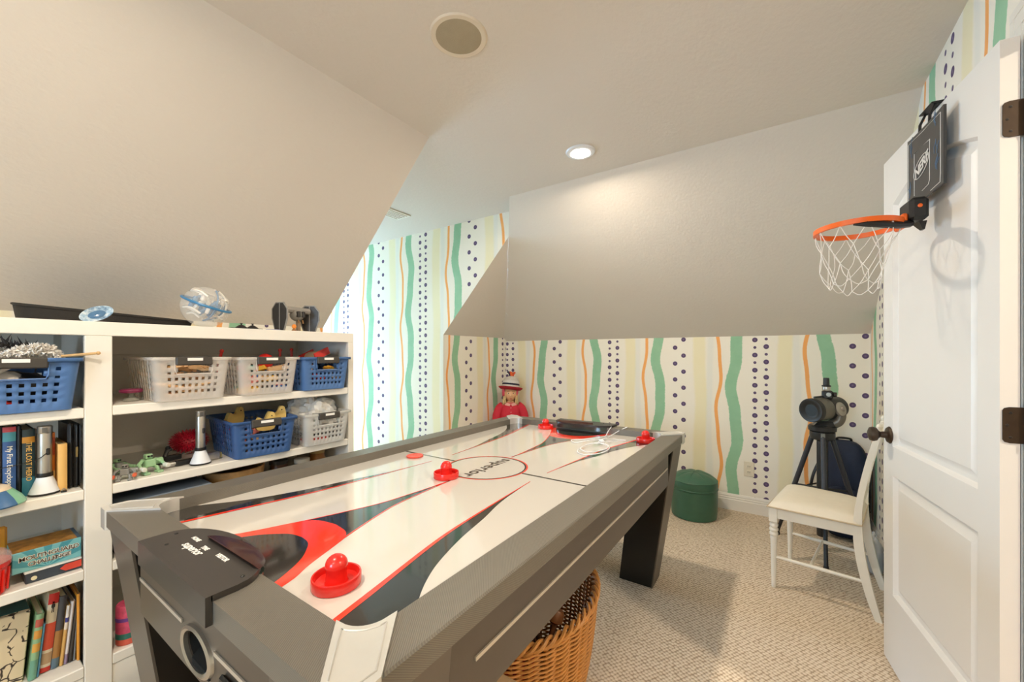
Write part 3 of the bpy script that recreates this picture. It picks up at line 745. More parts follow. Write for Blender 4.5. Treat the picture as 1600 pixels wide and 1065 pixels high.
# plastic bag
def crumple(name, m, parent, rx, ry, rz, seed, seg=36, rings=22, amp=.28, ang=60):
    r_ = random.Random(seed); waves = [(Vector((r_.uniform(-1, 1), r_.uniform(-1, 1), r_.uniform(-1, 1))) * r_.uniform(3, 11), r_.uniform(0, 6)) for _ in range(14)]
    mb = MB(); vs = []; 
    for i in range(rings + 1):
        for k in range(seg):
            th = math.pi * i / rings; ph = 2 * math.pi * k / seg
            d = Vector((math.sin(th) * math.cos(ph), math.sin(th) * math.sin(ph), math.cos(th)))
            f = 1 + amp * sum(abs(math.sin(w_.dot(d) + p_)) - .6 for w_, p_ in waves) / 6
            vs.append((d.x * rx * f, d.y * ry * f, max(d.z * rz * f, -rz * .55)))
    fs_ = [(i * seg + k, i * seg + (k + 1) % seg, (i + 1) * seg + (k + 1) % seg, (i + 1) * seg + k) for i in range(rings) for k in range(seg)]
    return mb.add(vs, fs_).build(name, m, parent, ang=ang)
t = thing('plastic_bag', 'crumpled translucent white plastic bag bulging out of the lower clear basket', 'bag', (-2.09, 1.176, .905))
crumple('bag_body', mat('bag_film', 'e9e7e2', .3, alpha=.7, var=.02), t, .13, .118, .11, 3, 60, 36, .5, 25)
MB().tube(bez([(.02, -.05, .09), (.0, -.02, .11), (-.01, .02, .108), (.01, .05, .085)], 6), [.006] * 19, 6).build('tied_handle', MATS['bag_film'], t)
for k, (dx_, dy_) in enumerate(((.05, -.03), (.06, .02), (.03, -.06))):
    brick('toy_brick', 'red studded toy brick at the bottom of the lower clear basket', -2.05 + dx_, 1.165 + dy_, SH[1] + .012, (0, 0, k), TOY[0], 'red bricks in the lower clear basket', 3, 2)
# feather boa in the left blue basket
def fluff(name, m, parent, pts, n, ln, seed):
    r_ = random.Random(seed); mb = MB(); P_ = bez(pts, 12)
    for _ in range(n):
        p = r_.choice(P_); d = Vector((r_.gauss(0, 1), r_.gauss(0, 1), r_.gauss(.4, 1))).normalized(); l_ = ln * r_.uniform(.6, 1.2)
        q = d.orthogonal().normalized() * .0036; a_ = p + d * l_ * .15; b_ = p + d * l_ * .6 + Vector((r_.uniform(-1, 1), r_.uniform(-1, 1), r_.uniform(-1, 1))) * .006
        w_ = d.cross(q).normalized() * .0025
        mb.add([a_, b_ + q, b_ - q, p + d * l_, b_ + w_], [(0, 1, 4), (0, 4, 2), (1, 3, 4), (4, 3, 2)])
    o = mb.build(name, m, parent, ang=60); o['kind'] = 'stuff'; return o
t = thing('feather_boa', 'fluffy white and grey feather boa piled in the left blue basket', 'boa', (-2.05, .17, 1.20))
fluff('white_feathers', mat('feather_white', 'f4efe8', .8), t, [(.06, -.07, .0), (.08, -.02, .035), (.085, .03, .06), (.07, .07, .055), (.05, .085, .03), (.0, .07, .06), (-.04, .02, .055), (.03, -.06, .04)], 4200, .024, 2)
fluff('grey_feathers', mat('feather_grey', '6b625c', .8), t, [(-.05, -.06, .02), (-.02, -.02, .06), (.0, .02, .055), (-.08, .06, .03)], 260, .05, 4)
MB().tube(bez([(.06, -.05, -.02), (.07, .02, .03), (.06, .065, .05), (.0, .07, .04), (-.04, .02, .045), (.03, -.06, .03)], 6), .006, 6).build('cord', M_white, t)
t = thing('drumstick', 'pale wooden stick resting on the rim of the left blue basket', 'stick', (-1.97, .295, 1.2385), rot=(0, 0, 0))
MB().tube([(0, -.03, .003), (.02, .01, .008), (.035, .045, .013)], [.0045, .005, .004], 8).build('shaft', M_wood, t); MB().sphere((.037, .049, .0135), .006, 10, 8).build('tip', M_wood, t)
t = thing('striped_cloth', 'black and white striped cloth bundled inside the left blue basket', 'cloth', (-2.10, .165, SH[0] + .075))
crumple('folds', mat('cloth_black', '2a2624', .8), t, .10, .10, .05, 9, 28, 16); 
crumple('white_panel', mat('cloth_white', 'e8e2da', .8), t, .045, .05, .03, 12, 20, 12).location = (.055, -.02, .022)
for i in range(8):
    k = rnd.choice((3, 0, 5)); 
    brick('toy_brick', f'{TN[k]} studded toy brick low in the left blue basket', -2.05 + rnd.uniform(-.05, .08), .17 + rnd.uniform(-.08, .08), SH[0] + .012 + (i // 5) * .03, (rnd.uniform(-.3, .3), 0, rnd.uniform(0, 6)), TOY[k], f'{TN[k]} bricks in the left blue basket', 3, 2)

# ------------------------------------------------------------------ right bay, loose toys
t = thing('toy_magnifier', 'round purple-rimmed toy standing left of the clear basket', 'toy', (-2.10, .464, SH[0] + .001))
MB().lathe([(.024, 0), (.026, .002), (.02, .010), (.009, .016), (.007, .026), (.018, .030)], 24).build('foot', mat('toy_grey_clear', '9a9a90', .3), t)
MB().lathe([(.026, .031), (.033, .033), (.035, .039), (.033, .045), (.024, .047), (.0001, .045)], 32).build('purple_disc', mat('purple_plastic', '8a2a55', .3), t)
M_rg = mat('robot_green', '9fc79a', .4, var=.1); M_rw = mat('robot_grey', '8c8c88', .4); M_ro = mat('robot_orange', 'd9603a', .4)
def robot(label, x, y, rz, ms, sc=1, seed=1):
    t = thing('brick_robot', label, 'toy robot', (x, y, SH[1] + .001), rz, group='brick-built toy robots'); t.scale = (sc,) * 3
    r_ = random.Random(seed)
    MB().rbox(-.02, .02, -.016, .016, .022, .05, .003).build('torso', ms[0], t)
    h = MB().rbox(-.011, .011, -.011, .011, .051, .068, .003).build('head', ms[1], t)
    for s_ in (-1, 1): MB().lathe([(.0035, 0), (.0035, .003)], 10, T(.0112, s_ * .005, .061) @ Matrix.Rotation(R(90), 4, 'Y')).build('eye', M_black, h)
    for s_ in (-1, 1):
        a = MB().tube([(0, s_ * .018, .046), (.012, s_ * .034, .036), (.034, s_ * .036, .026)], [.006, .006, .005], 8).build('arm', ms[1], t)
        MB().lathe([(.008, 0), (.008, .022), (.006, .024)], 14, T(.032, s_ * .036, .024) @ Matrix.Rotation(R(90), 4, 'Y')).build('blaster', ms[2], a)
        l = MB().tube([(0, s_ * .011, .024), (.02, s_ * .018, .018), (.026, s_ * .02, .005)], [.006, .006, .005], 8).build('leg', ms[1], t)
        MB().rbox(.012, .042, s_ * .02 - .009, s_ * .02 + .009, 0, .008, .002).build('foot', ms[0], l)
    MB().lathe([(.012, 0), (.012, .028), (.007, .03)], 18, T(-.004, 0, .035) @ Matrix.Rotation(R(-90), 4, 'X') @ T(0, 0, .016)).build('tank', ms[0], t)
robot('pale green brick robot with round white blasters on the lower shelf', -2.04, .50, .2, (M_rg, M_rg, mat('robot_white', 'dcdcd0', .4)), 1.05)
robot('grey brick robot with an orange blaster, nearest the bookcase post', -2.00, .425, -.3, (M_rw, M_rw, M_ro), .8)
robot('small grey and green brick robot lying at the shelf back', -2.13, .43, .6, (M_rw, M_rg, M_rg), .8)
t = thing('toy_blaster', 'black toy blaster with a thin rod, lying beside the green robot', 'toy', (-2.12, .58, SH[1] + .001), .35)
MB().rbox(-.015, .015, -.05, .05, .012, .034, .004).build('body', M_black, t)
MB().tube([(0, .045, .025), (.01, .10, .035), (.02, .14, .05)], .0025, 6).build('rod', M_silver, t)
MB().rbox(-.012, .012, -.045, -.02, 0, .014, .003).build('stock', M_black, t)
MB().tube([(0, -.01, .034), (-.002, .0, .056), (.0, .015, .060)], .008, 8).build('sight', M_black, t)
MB().lathe([(.008, 0), (.008, .012), (.005, .016)], 12, T(-.004, .005, .058)).build('knob', M_black, t)
t = thing('toy_blaster', 'low black toy blaster lying flat in front of the spiky ball', 'toy', (-2.06, .635, SH[1] + .001), 1.75)
MB().rbox(-.05, .05, -.010, .010, .002, .022, .004).build('body', M_black, t); MB().tube([(-.05, 0, .014), (-.10, 0, .014)], .007, 10).build('barrel', M_silver, t)
MB().rbox(.02, .04, -.009, .009, -.0, .006, .002).build('handle', M_black, t)
t = thing('spiky_ball', 'crimson rubber ball covered in soft spikes on the lower shelf', 'ball', (-2.275, .702, SH[1] + .0585)); t.scale = (1.1, 1.1, .78)
M_spk = mat('crimson_rubber', 'c01432', .4)
MB().sphere((0, 0, 0), .058, 28, 18).build('core', M_spk, t)
sp_ = MB(); N_ = 260
for i in range(N_):
    zz = 1 - 2 * (i + .5) / N_; rr = math.sqrt(1 - zz * zz); an = i * 2.399963; d = Vector((rr * math.cos(an), rr * math.sin(an), zz)); q = d.orthogonal().normalized(); w2 = d.cross(q)
    b_ = d * .056; sp_.add([b_ + q * .004, b_ + w2 * .004, b_ - q * .004, b_ - w2 * .004, d * .072], [(0, 1, 4), (1, 2, 4), (2, 3, 4), (3, 0, 4)])
o = sp_.build('spikes', M_spk, t, ang=0); o['kind'] = 'stuff'
def mic(label, x, y, z, cord):
    t = thing('karaoke_microphone', label, 'microphone', (x, y, z), group='silver karaoke microphones')
    MB().lathe([(.0355, 0), (.0365, .002), (.0365, .006), (.036, .0065)], 36).build('base_ring', M_dark, t)
    MB().lathe([(.036, .0066), (.034, .012), (.027, .030), (.0195, .052), (.0185, .056)], 36).build('cone_base', M_whitepl, t)
    MB().lathe([(.0186, .0561), (.019, .058), (.019, .068), (.0186, .0695)], 32).build('collar', M_dark, t)
    MB().lathe([(.0165, .0696), (.0165, .195), (.016, .198)], 32).build('barrel', M_silver, t)
    h = MB().lathe([(.0166, .1985), (.0175, .2), (.0175, .2205), (.0155, .2225), (.0001, .2225)], 32).build('head', M_silver, t)
    MB().rbox(.0172, .0182, -.008, .004, .202, .218, .0005).build('mesh_patch', mat('mic_mesh', '6f6d68', .5, bump=(900, .6)), h)
    MB().rbox(.0155, .0195, .001, .010, .128, .15, .003).build('button', M_black, t)
    if cord: MB().tube(bez([(.017, .004, .136), (.02, -.02, .118), (.0, -.07, .105), (-.01, -.12, .10)], 6), .0014, 6).build('cord', M_black, t)
mic('silver microphone on a pale cone base in front of the spiky ball', -2.02, .662, SH[1] + .001, False)
mic('silver microphone on a pale cone base in front of the books', -2.015, .234, SH[1] + .001, True)
t = thing('stapler', 'silver box-shaped gadget lying behind the right microphone', 'gadget', (-2.06, .712, SH[1] + .001), .15)
MB().rbox(-.022, .022, -.04, .03, .0, .032, .006).build('housing', M_silver, t); MB().rbox(-.02, .02, .0305, .036, .003, .028, .003).build('end_plate', mat('olive_plate', '8a8358', .4), t)

# right bay, below the second shelf (seen over the table rail)
def carton(name, label, x0, x1, y0, y1, z0, z1, m, m2, cat='box', group=None, lid=.03, rz=0):
    t = thing(name, label, cat, ((x0 + x1) / 2, (y0 + y1) / 2, z0 + .0008), rz, group); a, b = (x1 - x0) / 2, (y1 - y0) / 2; h = z1 - z0
    MB().rbox(-a + .002, a - .002, -b + .002, b - .002, 0, h - .003, .002).build('tray', m2, t)
    l = MB().rbox(-a, a, -b, b, h - lid, h, .003).build('lid', m, t); return t, l, a, b, h
carton('game_box', 'blue-grey flat box lid glimpsed below the second shelf', -2.42, -1.975, .40, .69, SH[2], .710, mat('box_bluegrey', '6e7986', .5), mat('box_brown', '4d4036', .6), lid=.012)
t = thing('wooden_bowl', 'striped wooden bowl standing on edge under the second shelf', 'bowl', (-2.12, .825, SH[2] + .001))
MB().lathe([(.03, 0), (.06, .02), (.10, .09), (.118, .17), (.122, .205), (.116, .207), (.095, .10), (.055, .03), (.0001, .012)], 40).build('bowl_wall', mat('striped_wood', 'b98d58', .45, var=.35, vs=40), t)
for z in (.06, .12, .18): MB().lathe([(.085 + (z - .06) * .25, z - .003), (.089 + (z - .06) * .25, z), (.086 + (z - .06) * .25, z + .003)], 40).build('band', mat('dark_wood', '6a4526', .5), t)
def mug(label, x, y, z, r, h, m, m2):
    t = thing('jar', label, 'jar', (x, y, z + .001), group='jars in the dark cubby')
    MB().lathe([(r * .8, 0), (r, .01), (r, h * .75), (r * .75, h * .9), (r * .75, h)], 24).build('jar_body', m, t)
    MB().lathe([(r * .8, h + .0003), (r * .82, h + .002), (r * .82, h + .018), (r * .75, h + .02)], 24).build('lid', m2, t)
mug('brown jar beside the wooden bowl in the dark cubby', -2.08, 1.005, SH[2], .05, .185, mat('jar_brown', '4a2f1f', .3), M_dark)
mug('grey jar with a pale lid in the dark cubby', -2.05, 1.105, SH[2], .045, .175, mat('jar_grey', '5d5a54', .3), mat('jar_cream', 'b9b0a0', .4))
mug('amber jar at the end of the dark cubby', -2.10, 1.215, SH[2], .05, .195, mat('jar_amber', '8a5a25', .3), mat('jar_gold', 'a98a50', .4))
t = thing('canister', 'pink and teal patterned canister on the bottom shelf behind the table leg', 'canister', (-2.01, .438, SH[3] + .001))
MB().lathe([(.034, 0), (.036, .003), (.036, .022)], 28).build('base_band', mat('can_coral', 'd8604c', .5), t)
MB().lathe([(.0365, .0222), (.0365, .042)], 28).build('teal_band', mat('can_teal', '2f6f63', .5), t)
MB().lathe([(.036, .0422), (.036, .135), (.033, .14), (.0001, .14)], 28).build('pink_wall', mat('can_pink', 'd64f72', .5, var=.3, vs=60), t)
MB().lathe([(.0367, .085), (.0367, .098)], 28).build('purple_band', mat('can_purple', '6c3c8c', .5), t)

# ------------------------------------------------------------------ on top of the bookcase
ZTOP = 1.3606
t = thing('fabric_bin', 'long shallow black fabric bin lying on top of the bookcase', 'bin', (-2.275, .445, ZTOP + .0008))
m = MB(); out = []; per = []
for k in range(48):
    a = 2 * math.pi * k / 48; cx = math.copysign(abs(math.cos(a)) ** .5, math.cos(a)); cy = math.copysign(abs(math.sin(a)) ** .5, math.sin(a)); per.append((cx * .12, cy * .255))
for j in range(6):
    f = j / 5
    for i, (x, y) in enumerate(per):
        hh = .078 - .03 * ((y + .255) / .51) - .022 * (x + .12) / .24; out.append((x * (.95 + .05 * f), y * (.96 + .04 * f), f * hh))
for j in range(5):
    for k in range(48): m.f.append((j * 48 + k, j * 48 + (k + 1) % 48, (j + 1) * 48 + (k + 1) % 48, (j + 1) * 48 + k))
m.v = out; m.f.append(tuple(range(48))[::-1])
m.build('bin_wall', mat('black_fabric', '2b2723', .85, bump=(220, .3)), t, solid=.005, ang=50)
MB().tube([(x * 1.0, y * 1.0, .078 - .03 * ((y + .255) / .51) - .022 * (x + .12) / .24) for x, y in per], .0045, 6, closed=True).build('binding', MATS['black_fabric'], t)
t = thing('glass_dish', 'small blue marbled glass dish leaning at the shelf-top edge', 'dish', (-1.995, .352, ZTOP + .001), rot=(0, 0, 0))
Md = T(0, 0, .022) @ Matrix.Rotation(R(28), 4, 'X') @ Matrix.Rotation(R(62), 4, 'Y')
M_gl = bpy.data.materials.new('blue_glass'); b_ = NB(M_gl); b_.val(b_.bsdf.inputs['Base Color'], b_.ramp(b_.noise(55, 5, None, .65), [(.3, '3c5c7c'), (.5, '9ab4c8'), (.65, 'd5dee2')])); b_.bsdf.inputs['Roughness'].default_value = .15
MB().lathe([(.0001, 0), (.015, .0005), (.03, .005), (.044, .012), (.046, .0145), (.043, .0145), (.03, .008), (.0001, .004)], 36, Md @ Matrix.Diagonal((.58, 1, 1, 1))).build('dish_wall', M_gl, t)
MB().lathe([(.021, .0052), (.024, .0085), (.021, .0095)], 32, Md @ Matrix.Diagonal((.58, 1, 1, 1))).build('inner_ring', mat('deep_blue_glass', '4d7396', .12, coat=.5), t)
# maze ball
t = thing('maze_ball', 'clear plastic maze ball with a blue ring, on top of the bookcase', 'toy ball', (-2.05, .690, ZTOP + .0885))
t.scale = (1.08,) * 3
MB().sphere((0, 0, 0), .080, 40, 24).build('shell', mat('clear_shell', 'f4f2ee', .05, alpha=.26, var=0), t)
Mr = Matrix.Rotation(R(-15), 4, 'X') @ Matrix.Rotation(R(16), 4, 'Y') @ T(0, 0, .012)
M_mb = mat('maze_blue', '3f7fae', .3)
MB().tube([(.082 * math.cos(a * math.pi / 30), .082 * math.sin(a * math.pi / 30), 0) for a in range(60)], .0048, 8, closed=True, M=Mr).build('equator_ring', M_mb, t)
M_mw = mat('maze_white', 'efe9e0', .35)
for rr, zz in ((.061, .038), (.064, -.032), (.045, -.05)):
    MB().tube([(rr * math.cos(a * math.pi / 24), rr * math.sin(a * math.pi / 24), zz + .006 * math.sin(a * .5)) for a in range(5, 46)], .004, 8, M=Mr).build('track_loop', M_mw, t)
for rr, zz, c_ in ((.062, .036, M_mw), (.058, -.034, M_mw), (.036, -.012, M_mb)):
    MB().lathe([(rr - .012, zz), (rr, zz - .001), (rr, zz + .003), (rr - .012, zz + .002), (rr - .012, zz)], 36, Mr, a0=.3, a1=5.6).build('track', c_, t)
for k in range(4):
    a = k * math.pi / 4 + .2; MB().tube([(.066 * math.cos(a) * math.cos(q), .066 * math.sin(a) * math.cos(q), .066 * math.sin(q)) for q in (-1.25 + i * .1786 for i in range(15))], .0034, 7, M=Mr).build('meridian_track', M_mw if k % 2 else M_mb, t)
for k in range(16):
    a = k * .7; MB().lathe([(.009, 0), (.009, .022), (.006, .027)], 10, Mr @ T(.045 * math.cos(a), .045 * math.sin(a), -.03 + (k % 3) * .022)).build('post', M_mb if k % 2 else M_mw, t)
for k in range(5):
    a = k * 1.3 + .4; MB().tube([(.03 * math.cos(a + q * .3), .03 * math.sin(a + q * .3), -.04 + q * .012) for q in range(6)], .0085, 8, M=Mr).build('chute', M_mb if k % 2 == 0 else M_mw, t)
# flat black vehicle, blue stick, orange figure
t = thing('toy_train', 'flat black toy with two turrets on the bookcase top', 'toy', (-2.10, .865, ZTOP + .001))
MB().rbox(-.02, .02, -.07, .07, 0, .008, .003).build('chassis', M_dark, t)
for y in (-.018, .03):
    d_ = MB().lathe([(.026, .0082), (.02, .014), (.010, .021), (.006, .023)], 20, T(0, y, 0)).build('dome', M_dark, t)
    MB().lathe([(.003, .0231), (.003, .028), (.006, .0285), (.006, .031)], 12, T(0, y, 0)).build('turret', M_dark, d_)
bar('toy_baton', 'thin blue and white stick lying flat on the bookcase top', (-2.08, .945, ZTOP + .005), (-2.07, 1.02, ZTOP + .005), .004, mat('lilac_stick', '8f93b4', .4))
t = thing('toy_figure', 'tiny orange figure at the foot of the grey toy spacecraft', 'toy', (-2.03, 1.055, ZTOP + .001))
MB().lathe([(.011, 0), (.012, .004), (.007, .01), (.006, .014)], 16).build('stand', mat('toy_brown', '8a5a2c', .4), t)
MB().sphere((0, 0, .024), .0105, 14, 10, (1, 1, 1.15)).build('body', mat('toy_orange', 'f08c2e', .4), t)
# grey brick-built craft with two upright wings
sc_ = thing('toy_spacecraft', 'grey brick-built toy spacecraft with two dark upright wings', 'toy', (-2.09, 1.10, ZTOP + .001), .15)
M_lg = mat('brick_grey', '8e8a84', .4); M_ld = mat('brick_dark', '2f2c2a', .4)
for y, s_ in ((-.092, -1), (.075, 1)):
    yy = y
    prof = [(-.05, .066), (-.028, 0), (.028, 0), (.05, .066), (.05, .112), (.025, .142), (-.025, .142), (-.05, .112)]
    wg = MB().prism([(a * .95, b) for a, b in prof], -.003, .003, T(0, yy, 0) @ Matrix.Rotation(R(22 + 14 * s_), 4, 'Z') @ Matrix.Rotation(R(90), 4, 'X')).build('wing', M_ld, sc_)
    Mw = T(0, yy, 0) @ Matrix.Rotation(R(22 + 14 * s_), 4, 'Z')
    fr = [(-.0475, 0, .066), (-.0266, 0, 0), (.0266, 0, 0), (.0475, 0, .066), (.0475, 0, .112), (.0237, 0, .142), (-.0237, 0, .142), (-.0475, 0, .112)]
    MB().tube(fr, .0042, 6, closed=True, M=Mw).build('wing_frame', M_lg, wg)
    MB().tube([(0, 0, 0), (0, 0, .142)], .0038, 6, M=Mw).build('wing_strut', M_lg, wg)
    for zz in (.078, .104): MB().tube([(-.048, 0, zz), (.048, 0, zz)], .0032, 6, M=Mw).build('wing_strut', M_lg, wg)
MB().tube([(0, -.085, .112), (0, .07, .112)], [.016, .016], 8).build('cross_spar', M_lg, sc_)
cb = MB().sphere((0, 0, .088), .034, 12, 8, (1, 1, .95)).build('cockpit', M_lg, sc_)
MB().rbox(.022, .040, -.02, -.006, .075, .105, .002).build('window_block', M_ld, cb); MB().rbox(.022, .040, .006, .02, .075, .105, .002).build('window_block', M_ld, cb)
for y in (-.012, .012): MB().tube([(.028, y, .06), (.034, y, .044)], .0035, 8).build('nozzle', mat('brick_brown', '8a6238', .4), cb)
MB().rbox(-.008, .008, .0, .018, 0, .056, .002).build('stand_post', mat('brick_post', '8c7763', .4), sc_)
MB().rbox(-.03, .03, -.03, .04, 0, .005, .001).build('stand_base', M_lg, sc_)

# ------------------------------------------------------------------ left bay: books, bowl, boxes
def book(label, y0, y1, z0, h, col, xf=-2.03, dep=.19, tilt=0, title=None, tcol='e8c25a', tsize=.016, bands=(), cat='book', page='e6dcc4', soft=False, tz=None):
    th = y1 - y0
    t = thing('book', label, cat, (xf, (y0 + y1) / 2, z0 + .0008), rot=(-tilt, 0, 0))
    m = mat('cover_' + col, col, .45, var=.05)
    c_ = MB(); k = .002 if not soft else .001
    c_.box(-dep, 0, -th / 2, -th / 2 + k, 0, h); c_.box(-dep, 0, th / 2 - k, th / 2, 0, h)
    a = [(0, -th / 2)] + [(.004 * math.sin(math.pi * q / 6), -th / 2 + th * q / 6) for q in range(1, 6)] + [(0, th / 2), (-.003, th / 2), (-.003, -th / 2)]
    c_.prism(a, 0, h); cv = c_.build('cover', m, t, ang=30)
    MB().box(-dep + .006, -.0035, -th / 2 + k + .0002, th / 2 - k - .0002, .003, h - .003).build('pages', mat('page_' + page, page, .8, var=.1, vs=200), t, ang=0)
    for b0, b1, bc_ in bands:
        aa = [(.0006 + .004 * math.sin(math.pi * q / 6), -th / 2 + th * q / 6) for q in range(0, 7)]
        MB().add([(x, y, z) for z in (b0 * h, b1 * h) for x, y in aa], [(q, q + 1, q + 8, q + 7) for q in range(6)]).build('spine_print', mat('print_' + bc_, bc_, .45, var=.1), cv)
    if title: text('lettering', title, tsize, mat('ink_' + tcol, tcol, .4), cv, frame((.0056, 0, (tz or .5) * h), (0, 0, -1), (0, 1, 0)), .0001, bold=.0002)
    return t
Z2_ = SH[1]
book('thick black book with gold lettering at the frame edge', .112, .147, Z2_, .235, '1e1a18', title='LEGENDS'[:0] or None)
book('blue children\'s encyclopedia with teal globe on its spine', .1485, .1755, Z2_, .228, '3a5e96', title='My First Encyclopedia', tcol='e9e6da', tsize=.0165, bands=((.80, .93, '4f9aa8'), (.93, 1., 'c44a55')), tz=.42)
book('thin black book between the encyclopedia and the dark teal novel', .177, .186, Z2_, .228, '121212')
book('dark teal novel with gold spine lettering behind the microphone', .1875, .2145, Z2_, .214, '24383c', title='THE LOST HERO', tcol='dcae58', tsize=.017, bands=((0, .28, '2f6f80'), (.80, .89, 'c98a2c')), tz=.52)
book('orange and brown fantasy paperback right of the left microphone', .233, .2585, Z2_, .195, 'c06a22', bands=((0, .35, 'e2b060'), (.62, .92, '9a3f1c')), soft=True)
book('pale yellow thick paperback with plain spine beside the black cases', .2605, .282, Z2_, .158, 'e6b468', xf=-2.0, page='f0d9a8', soft=True)
for i, (a, b, lb) in enumerate(((.2845, .2985, 'leftmost black zip case beside the pale book'), (.299, .3125, 'middle black zip case in the left bay'), (.313, .3155, 'thin black sleeve against the bookcase post'))):
    t = thing('zip_case', lb, 'case', (-2.10, (a + b) / 2, Z2_ + .001), group='black zip cases')
    hw_ = (b - a) / 2
    MB().rbox(-.085, .085, -hw_ + .0003, hw_ - .0003, 0, .225 - i * .004, .006).build('shell', mat('case_black', '1d1b1a', .5), t)
    MB().tube([(.086, 0, .012), (.0875, 0, .03), (.0875, 0, .19), (.086, 0, .212)], .0022, 6).build('zip', M_dark, t)
    if i == 1: MB().rbox(.087, .091, -.003, .003, .105, .14, .001).build('zip_pull', mat('brass', 'a08a5c', .35, .8), t)
t = thing('painted_bowl', 'upturned painted bowl with cream, blue and mint patches at the shelf edge', 'bowl', (-1.982, .113, Z2_ + .001))
MB().lathe([(.050, .046), (.046, .054), (.035, .059), (.0001, .062)], 40).build('cream_top', mat('glaze_cream', 'f0dcc0', .35), t)
MB().lathe([(.0785, .0), (.080, .004), (.070, .022), (.0505, .0458)], 40, a0=-.7, a1=.8).build('blue_patch', mat('glaze_blue', '3f6c9c', .35), t)
MB().lathe([(.0785, .0), (.080, .004), (.070, .022), (.0505, .0458)], 40, a0=.8, a1=2 * math.pi - .7).build('mint_patch', mat('glaze_mint', '8cc7a4', .35, var=.1), t)
t = thing('cable_clip', 'small black clip on the shelf by the pale paperback', 'clip', (-1.985, .272, Z2_ + .001))
MB().rbox(-.006, .006, -.007, .007, 0, .005, .0015).build('jaw', M_black, t); MB().tube([(0, -.005, .005), (0, 0, .011), (0, .006, .006)], .0018, 6).build('spring', M_silver, t)
# third shelf
Z3 = SH[2]
t, l, a, b, h = carton('game_box', 'flat white-topped game box with a red pencil on its side', -2.20, -1.985, .188, .3145, Z3, .5535, mat('box_white', 'e8e4dc', .5), mat('box_navy', '3b424b', .5), lid=.004)
MB().poly([(a + .0004, -b + .075, .019), (a + .0004, -b + .088, .029), (a + .0004, b - .002, .0305), (a + .0004, b - .002, .008), (a + .0004, -b + .088, .0075)]).build('pencil_print', mat('print_red', 'dd4a36', .5), t, ang=0)
MB().lathe([(.0001, .0005), (.0065, .0005), (.0068, 0)], 20, T(a - .0012, -b + .02, .014) @ Matrix.Rotation(R(90), 4, 'Y') @ T(0, 0, .001)).build('round_badge', mat('print_cream', 'e9e0b8', .5), t)
def rays():
    m = bpy.data.materials.new('teal_rays'); b_ = NB(m); sep = b_.n.new('ShaderNodeSeparateXYZ'); b_.l.new(b_.coord(), sep.inputs[0])
    an = b_.m('ARCTAN2', b_.m('ADD', sep.outputs[2], -.0), sep.outputs[1])
    f = b_.m('GREATER_THAN', b_.m('SINE', b_.m('MULTIPLY', an, 11.)), 0.)
    b_.val(b_.bsdf.inputs['Base Color'], b_.mix(f, lin('4a94a0'), lin('79b9bd'))); b_.bsdf.inputs['Roughness'].default_value = .4; return m
t = thing('board_game', 'teal party game box lying on the flat game box', 'game box', (-2.065, .2395, .5545))
MB().rbox(-.065, .065, -.0755, .0755, 0, .0665, .002).build('box_body', rays(), t)
MB().box(-.064, .064, -.0745, .066, .0666, .0672).build('top_print', mat('box_ochre', 'b07c34', .5, var=.5, vs=45), t, ang=0)
MB().box(-.064, .064, .066, .0753, .0666, .0671).build('top_edge', mat('box_slate', '3d5468', .5), t, ang=0)
for s_, z, sz in (('MOUTHGUARD', .041, .0185), ('CHALLENGE', .021, .0165)):
    text('lettering', s_, sz, mat('ink_cream', 'e9e2d2', .5), t, frame((.0653, .004, z), (0, 1, 0), (0, 0, 1)), .0001, bold=.0016)
    text('lettering', s_, sz, mat('ink_dark', '4a3b36', .5), t, frame((.0657, .004, z), (0, 1, 0), (0, 0, 1)), .0001, bold=.0002)
t = thing('red_tub', 'red plastic tub with a clear lid at the left frame edge', 'tub', (-1.998, .098, Z3 + .001))
m = MB(); pr = [(.052, 0), (.055, .004), (.061, .082), (.066, .086), (.066, .098)]
m.lathe(pr, 40); m.build('tub_wall', M_red, t)
for k in range(14): MB().rbox(.0555, .0605, -.003, .003, .01, .078, .001, Matrix.Rotation(k * math.pi / 7, 4, 'Z') @ Matrix.Rotation(R(3), 4, 'Y')).build('rib', M_red, t)
MB().lathe([(.067, .0985), (.068, .101), (.066, .114), (.056, .126), (.0001, .13)], 40).build('clear_lid', mat('lid_clear', 'e9c9c4', .1, alpha=.35), t)
tag(MB().rbox(-.008, .008, -.06, .06, 0, .165, .006).build('amber_lid', mat('amber_plastic', 'd59a35', .25, alpha=.85), loc=(-2.12, .105, Z3 + .001)), 'amber plastic sheet standing behind the red tub', 'lid')
# bottom shelf: leaning books
Z4 = SH[3]
def flor():
    m = bpy.data.materials.new('floral_cover'); b_ = NB(m); v = b_.mapping((1, 1, 1))
    n1 = b_.n.new('ShaderNodeTexVoronoi'); n1.feature = 'DISTANCE_TO_EDGE'; n1.inputs['Scale'].default_value = 24
    wob = b_.n.new('ShaderNodeVectorMath'); wob.operation = 'ADD'; nz = b_.n.new('ShaderNodeTexNoise'); nz.inputs['Scale'].default_value = 20
    sc2 = b_.n.new('ShaderNodeVectorMath'); sc2.operation = 'SCALE'; sc2.inputs[3].default_value = .03
    b_.l.new(v, nz.inputs['Vector']); b_.l.new(nz.outputs['Color'], sc2.inputs[0]); b_.l.new(v, wob.inputs[0]); b_.l.new(sc2.outputs[0], wob.inputs[1]); b_.l.new(wob.outputs[0], n1.inputs['Vector'])
    k = b_.step(n1.outputs['Distance'], .032, .012)
    k2 = b_.m('GREATER_THAN', b_.noise(14, 2), .44)
    b_.val(b_.bsdf.inputs['Base Color'], b_.mix(b_.m('MULTIPLY', k, k2), lin('dccaa8'), lin('3a2f2a'))); b_.bsdf.inputs['Roughness'].default_value = .6; return m
